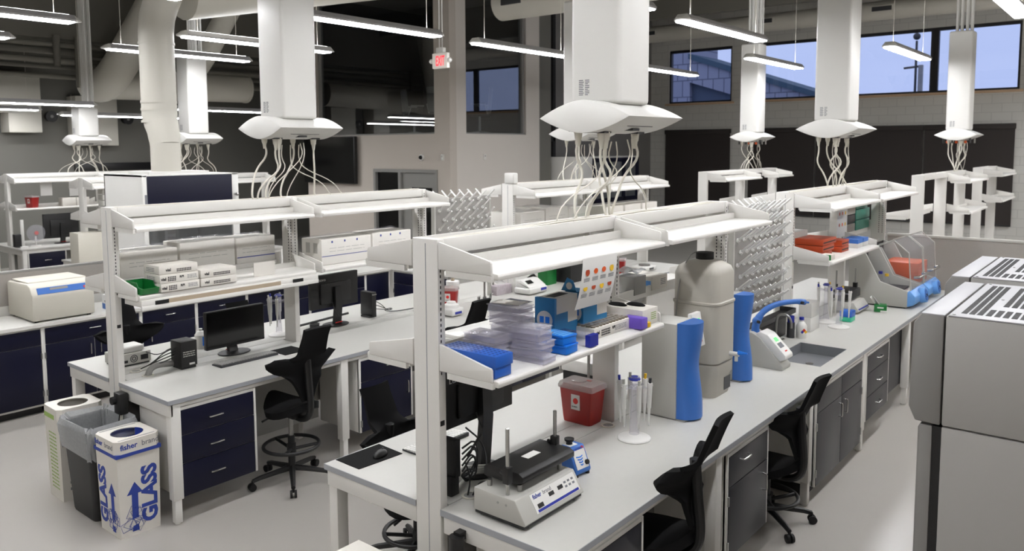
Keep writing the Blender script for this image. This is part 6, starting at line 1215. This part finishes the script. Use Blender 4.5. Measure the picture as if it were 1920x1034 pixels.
# ---------------------------------------------------------------- bins by the second bench
def fold_box(x, y, rz, lb, ink, words, h=0.70, w=0.165, d=0.165, glass=False, z=0):
    t = thing('disposal_box', lb, 'waste box', (x, y, z), rz); k = 0.93
    MB().loft([[(-w*k, -d*k, 0), (w*k, -d*k, 0), (w*k, d*k, 0), (-w*k, d*k, 0)], [(-w, -d, h-0.11), (w, -d, h-0.11), (w, d, h-0.11), (-w, d, h-0.11)]]).build('box_body', 'cardw', t)
    ld = MB(); W_ = w+0.008; D_ = d+0.008; zt = h
    n = 28; hole = [(0.105*math.cos(2*PI*i/n), 0.105*math.sin(2*PI*i/n)) for i in range(n)]
    sq = []
    for i in range(n):
        a = 2*PI*i/n; c_, s_ = math.cos(a), math.sin(a); q = max(abs(c_), abs(s_)); sq.append((W_*c_/q, D_*s_/q))
    ld.loft([[(p[0], p[1], zt-0.006) for p in hole], [(p[0], p[1], zt) for p in hole], [(p[0], p[1], zt) for p in sq], [(p[0], p[1], h-0.115) for p in sq], [(p[0]*0.985, p[1]*0.985, h-0.115) for p in sq], [(p[0]*0.985, p[1]*0.985, zt-0.006) for p in sq], [(p[0], p[1], zt-0.006) for p in hole]], cap=False).build('lid', 'cardw', t, sharp=30)
    MB().cyl((0, 0, h-0.10), (0, 0, h-0.095), 0.12, n=24).build('bag_inside', 'ink', t)
    if glass:
        m = MB(); m.box(-W_-0.001, W_+0.001, -D_-0.001, D_+0.001, h-0.112, h-0.088); m.build('blue_band', 'blueink', t)
        tilt = math.atan2(w*(1-k), h-0.11)
        for (o, r_) in (((W_+0.001, -D_+0.03, h-0.06), (0, 1, 0)), ((-W_+0.02, -D_-0.001, h-0.06), (1, 0, 0))):
            MB().text('fisher', 0.052, face_m(o, r_, (0, 0, 1)), bold=0.001).build('lettering', 'blueink', t)
            o2 = Vector(o)+Vector(r_)*0.145; MB().text('brand', 0.052, face_m(o2, r_, (0, 0, 1))).build('lettering', 'grayink', t)
        for fx in (0, 1):
            # local frame of the side: right r_, up u_
            if fx == 0: o = Vector((w*k, 0, 0)); r_ = Vector((0, 1, 0)); u_ = Vector((w*(1-k), 0, h-0.11)).normalized()
            else: o = Vector((0, -d*k, 0)); r_ = Vector((1, 0, 0)); u_ = Vector((0, -d*(1-k), h-0.11)).normalized()
            nrm = r_.cross(u_)
            MB().text('GLASS', 0.145, face_m(o+r_*0.115+u_*0.065+nrm*0.001, u_, -r_) if fx == 0 else face_m(o-r_*0.035+u_*0.065+nrm*0.001, u_, -r_), 0.0008, bold=0.006).build('glass_word', 'blueink', t)
            c0 = -0.035 if fx == 0 else 0.055
            def P2(a, b): return o+r_*a+u_*b+nrm*0.0015
            m = MB(); m.quad(P2(c0-0.022, 0.12), P2(c0+0.022, 0.12), P2(c0+0.022, 0.30), P2(c0-0.022, 0.30)); m.quad(P2(c0-0.055, 0.295), P2(c0+0.055, 0.295), P2(c0, 0.38)); m.build('arrow', 'blueink', t)
            m = MB(); R = random.Random(5+fx)
            for q in range(9):
                a, b = c0+R.uniform(-0.05, 0.05), R.uniform(0.06, 0.17); e = R.uniform(0, PI); L = R.uniform(0.03, 0.06)
                pts = [P2(a+L*math.cos(e+s), b+L*math.sin(e+s)) for s in (0, 2.0, 3.1, 5.0)]; m.tube(pts, 0.0016, 5, closed=True)
            m.build('shard_outline', 'blueink', t)
            m = MB(); m.quad(P2(c0-0.024, 0.03), P2(c0+0.024, 0.03), P2(c0+0.02, 0.075), P2(c0-0.018, 0.07)); m.build('shard_fill', 'blueink', t)
        m = MB()
        for s in (-1, 1):
            for q in range(2): m.box(s*(W_-0.02-0.012*q)-0.003, s*(W_-0.02-0.012*q)+0.001, -D_+0.03, D_-0.03, h, h+0.0008)
        m.build('lid_print', 'grayink', t)
        MB().sheet(lambda u, v: (0.104*math.cos(PI*(0.25+0.45*u)), 0.104*math.sin(PI*(0.25+0.45*u)), h-0.002-0.085*v), 14, 3).build('bag_rim', 'blueink', t)
    else:
        m = MB(); R = random.Random(9)
        lines(m, lambda a, b, c_, e: m.box(a, b, -d-0.0005, -d*k+0.001+0.0, c_, e) if False else m.quad((a, -d*(k+(1-k)*c_/(h-0.11))-0.001, c_), (b, -d*(k+(1-k)*c_/(h-0.11))-0.001, c_), (b, -d*(k+(1-k)*e/(h-0.11))-0.001, e), (a, -d*(k+(1-k)*e/(h-0.11))-0.001, e)), -w*0.5, w*0.5, 0.08, h-0.18, 16, 4)
        m.build('printed_text', ink, t); MB().box(-W_*0.8, W_*0.5, -D_-0.001, -D_, h-0.085, h-0.05).build('lid_text', ink, t)
        m = MB(); lines(m, lambda a, b, c_, e: m.quad((w*(k+(1-k)*c_/(h-0.11))+0.001, a, c_), (w*(k+(1-k)*c_/(h-0.11))+0.001, b, c_), (w*(k+(1-k)*e/(h-0.11))+0.001, b, e), (w*(k+(1-k)*e/(h-0.11))+0.001, a, e)), -d*0.6, d*0.6, 0.08, h-0.18, 9, 6); m.build('side_print', 'grayink', t)
    return t
fold_box(-5.478, 2.462, 0.0, 'white fold-up broken glass box with blue GLASS print beside the second bench leg', 'blueink', 'GLASS', 0.685, 0.158, 0.147, glass=True)
fold_box(-6.38, 2.47, -0.03, 'white fold-up box with pale green print left of the black bin', 'greenink', '', 0.715, 0.14, 0.155)
t = thing('waste_bin', 'tall black waste bin lined with a clear bag between the two cardboard boxes', 'waste bin', (-5.915, 2.455, 0))
def rrx(w, d, z, r=0.04, n=5):
    out = []
    for sx_, sy_, a0 in ((1, 1, 0), (-1, 1, 90), (-1, -1, 180), (1, -1, 270)):
        for q in range(n+1): a = math.radians(a0+90*q/n); out.append((sx_*(w-r)+r*math.cos(a), sy_*(d-r)+r*math.sin(a), z))
    return out
MB().loft([rrx(0.185, 0.125, 0.0), rrx(0.19, 0.13, 0.02), rrx(0.235, 0.165, 0.66), rrx(0.23, 0.16, 0.66), rrx(0.185, 0.125, 0.03)]).build('bin_shell', 'dgray2' if 'dgray2' in M else M.setdefault('dgray2', mat('charcoal_bin_plastic', (27, 27, 29), 0.5)), t, fix=False)
R = random.Random(11)
def crump(ring, amp): return [(p[0]*(1+R.uniform(-amp, amp)), p[1]*(1+R.uniform(-amp, amp)), p[2]+R.uniform(-amp, amp)*0.25) for p in ring]
MB().loft([crump(rrx(0.245, 0.175, 0.47, n=9), 0.05), crump(rrx(0.25, 0.18, 0.53, n=9), 0.04), crump(rrx(0.255, 0.185, 0.60, n=9), 0.04), crump(rrx(0.255, 0.185, 0.67, n=9), 0.05), crump(rrx(0.24, 0.17, 0.705, n=9), 0.06), crump(rrx(0.215, 0.15, 0.68, n=9), 0.05), crump(rrx(0.20, 0.14, 0.55, n=9), 0.06), crump(rrx(0.17, 0.11, 0.25, n=9), 0.08)], cap=False).build('liner', 'liner', t, sharp=25, fix=False)
t = thing('power_inlet', 'black power block with cords hanging under the end of the second bench', 'power block', (-5.86, 2.60, 0.70)); MB().box(-0.05, 0.05, -0.03, 0.035, 0.0, 0.16, 0.008).build('block', 'black', t); MB().cyl((-0.03, -0.03, 0.1), (-0.03, -0.055, 0.1), 0.03).build('plug', 'rubber', t)
for k in range(3): MB().tube([(-0.02+0.02*k, 0, 0.01), (-0.02+0.025*k, -0.02, -0.12), (0.0+0.03*k, 0.03, -0.35), (0.02, 0.05, -0.68)], 0.005, 6, smooth=2).build('cord', 'cable' if k else 'black', t)
t = thing('power_inlet', 'black cylinder plug hanging under the near end of the near bench', 'power block', (-2.46, 2.60, 0.70)); MB().cyl((0, 0, 0.02), (0, 0, 0.135), 0.036, n=20).box(-0.02, 0.02, 0.0, 0.045, 0.11, 0.15).build('plug_body', 'black', t); MB().cyl((0, 0, -0.08), (0, 0, 0.02), 0.03, n=20).build('metal_sleeve', 'steel', t); MB().tube([(0, 0, -0.08), (0.01, 0.03, -0.4), (0, 0.05, -0.69)], 0.006, 6, smooth=2).build('cord', 'black', t)
carton('cardboard_box', 'white cardboard box on the floor under the bottom edge, left of the front post', 'box', -3.0, -2.62, 2.12, 2.46, 0, 0.70, 'cardw')

t = thing('lab_instrument', 'black instrument with a white top on the near bench behind the pipette stand', 'instrument', (-3.05, 4.62, ZB)); MB().box(-0.14, 0.14, -0.14, 0.14, 0, 0.17, 0.01).build('instrument_case', 'black', t); MB().box(-0.15, 0.15, -0.15, 0.15, 0.17, 0.26, 0.015).build('white_top', 'whitep', t); MB().cyl((0.1, -0.17, 0.0), (0.1, -0.17, 0.42), 0.01).build('rod', 'steel', t)
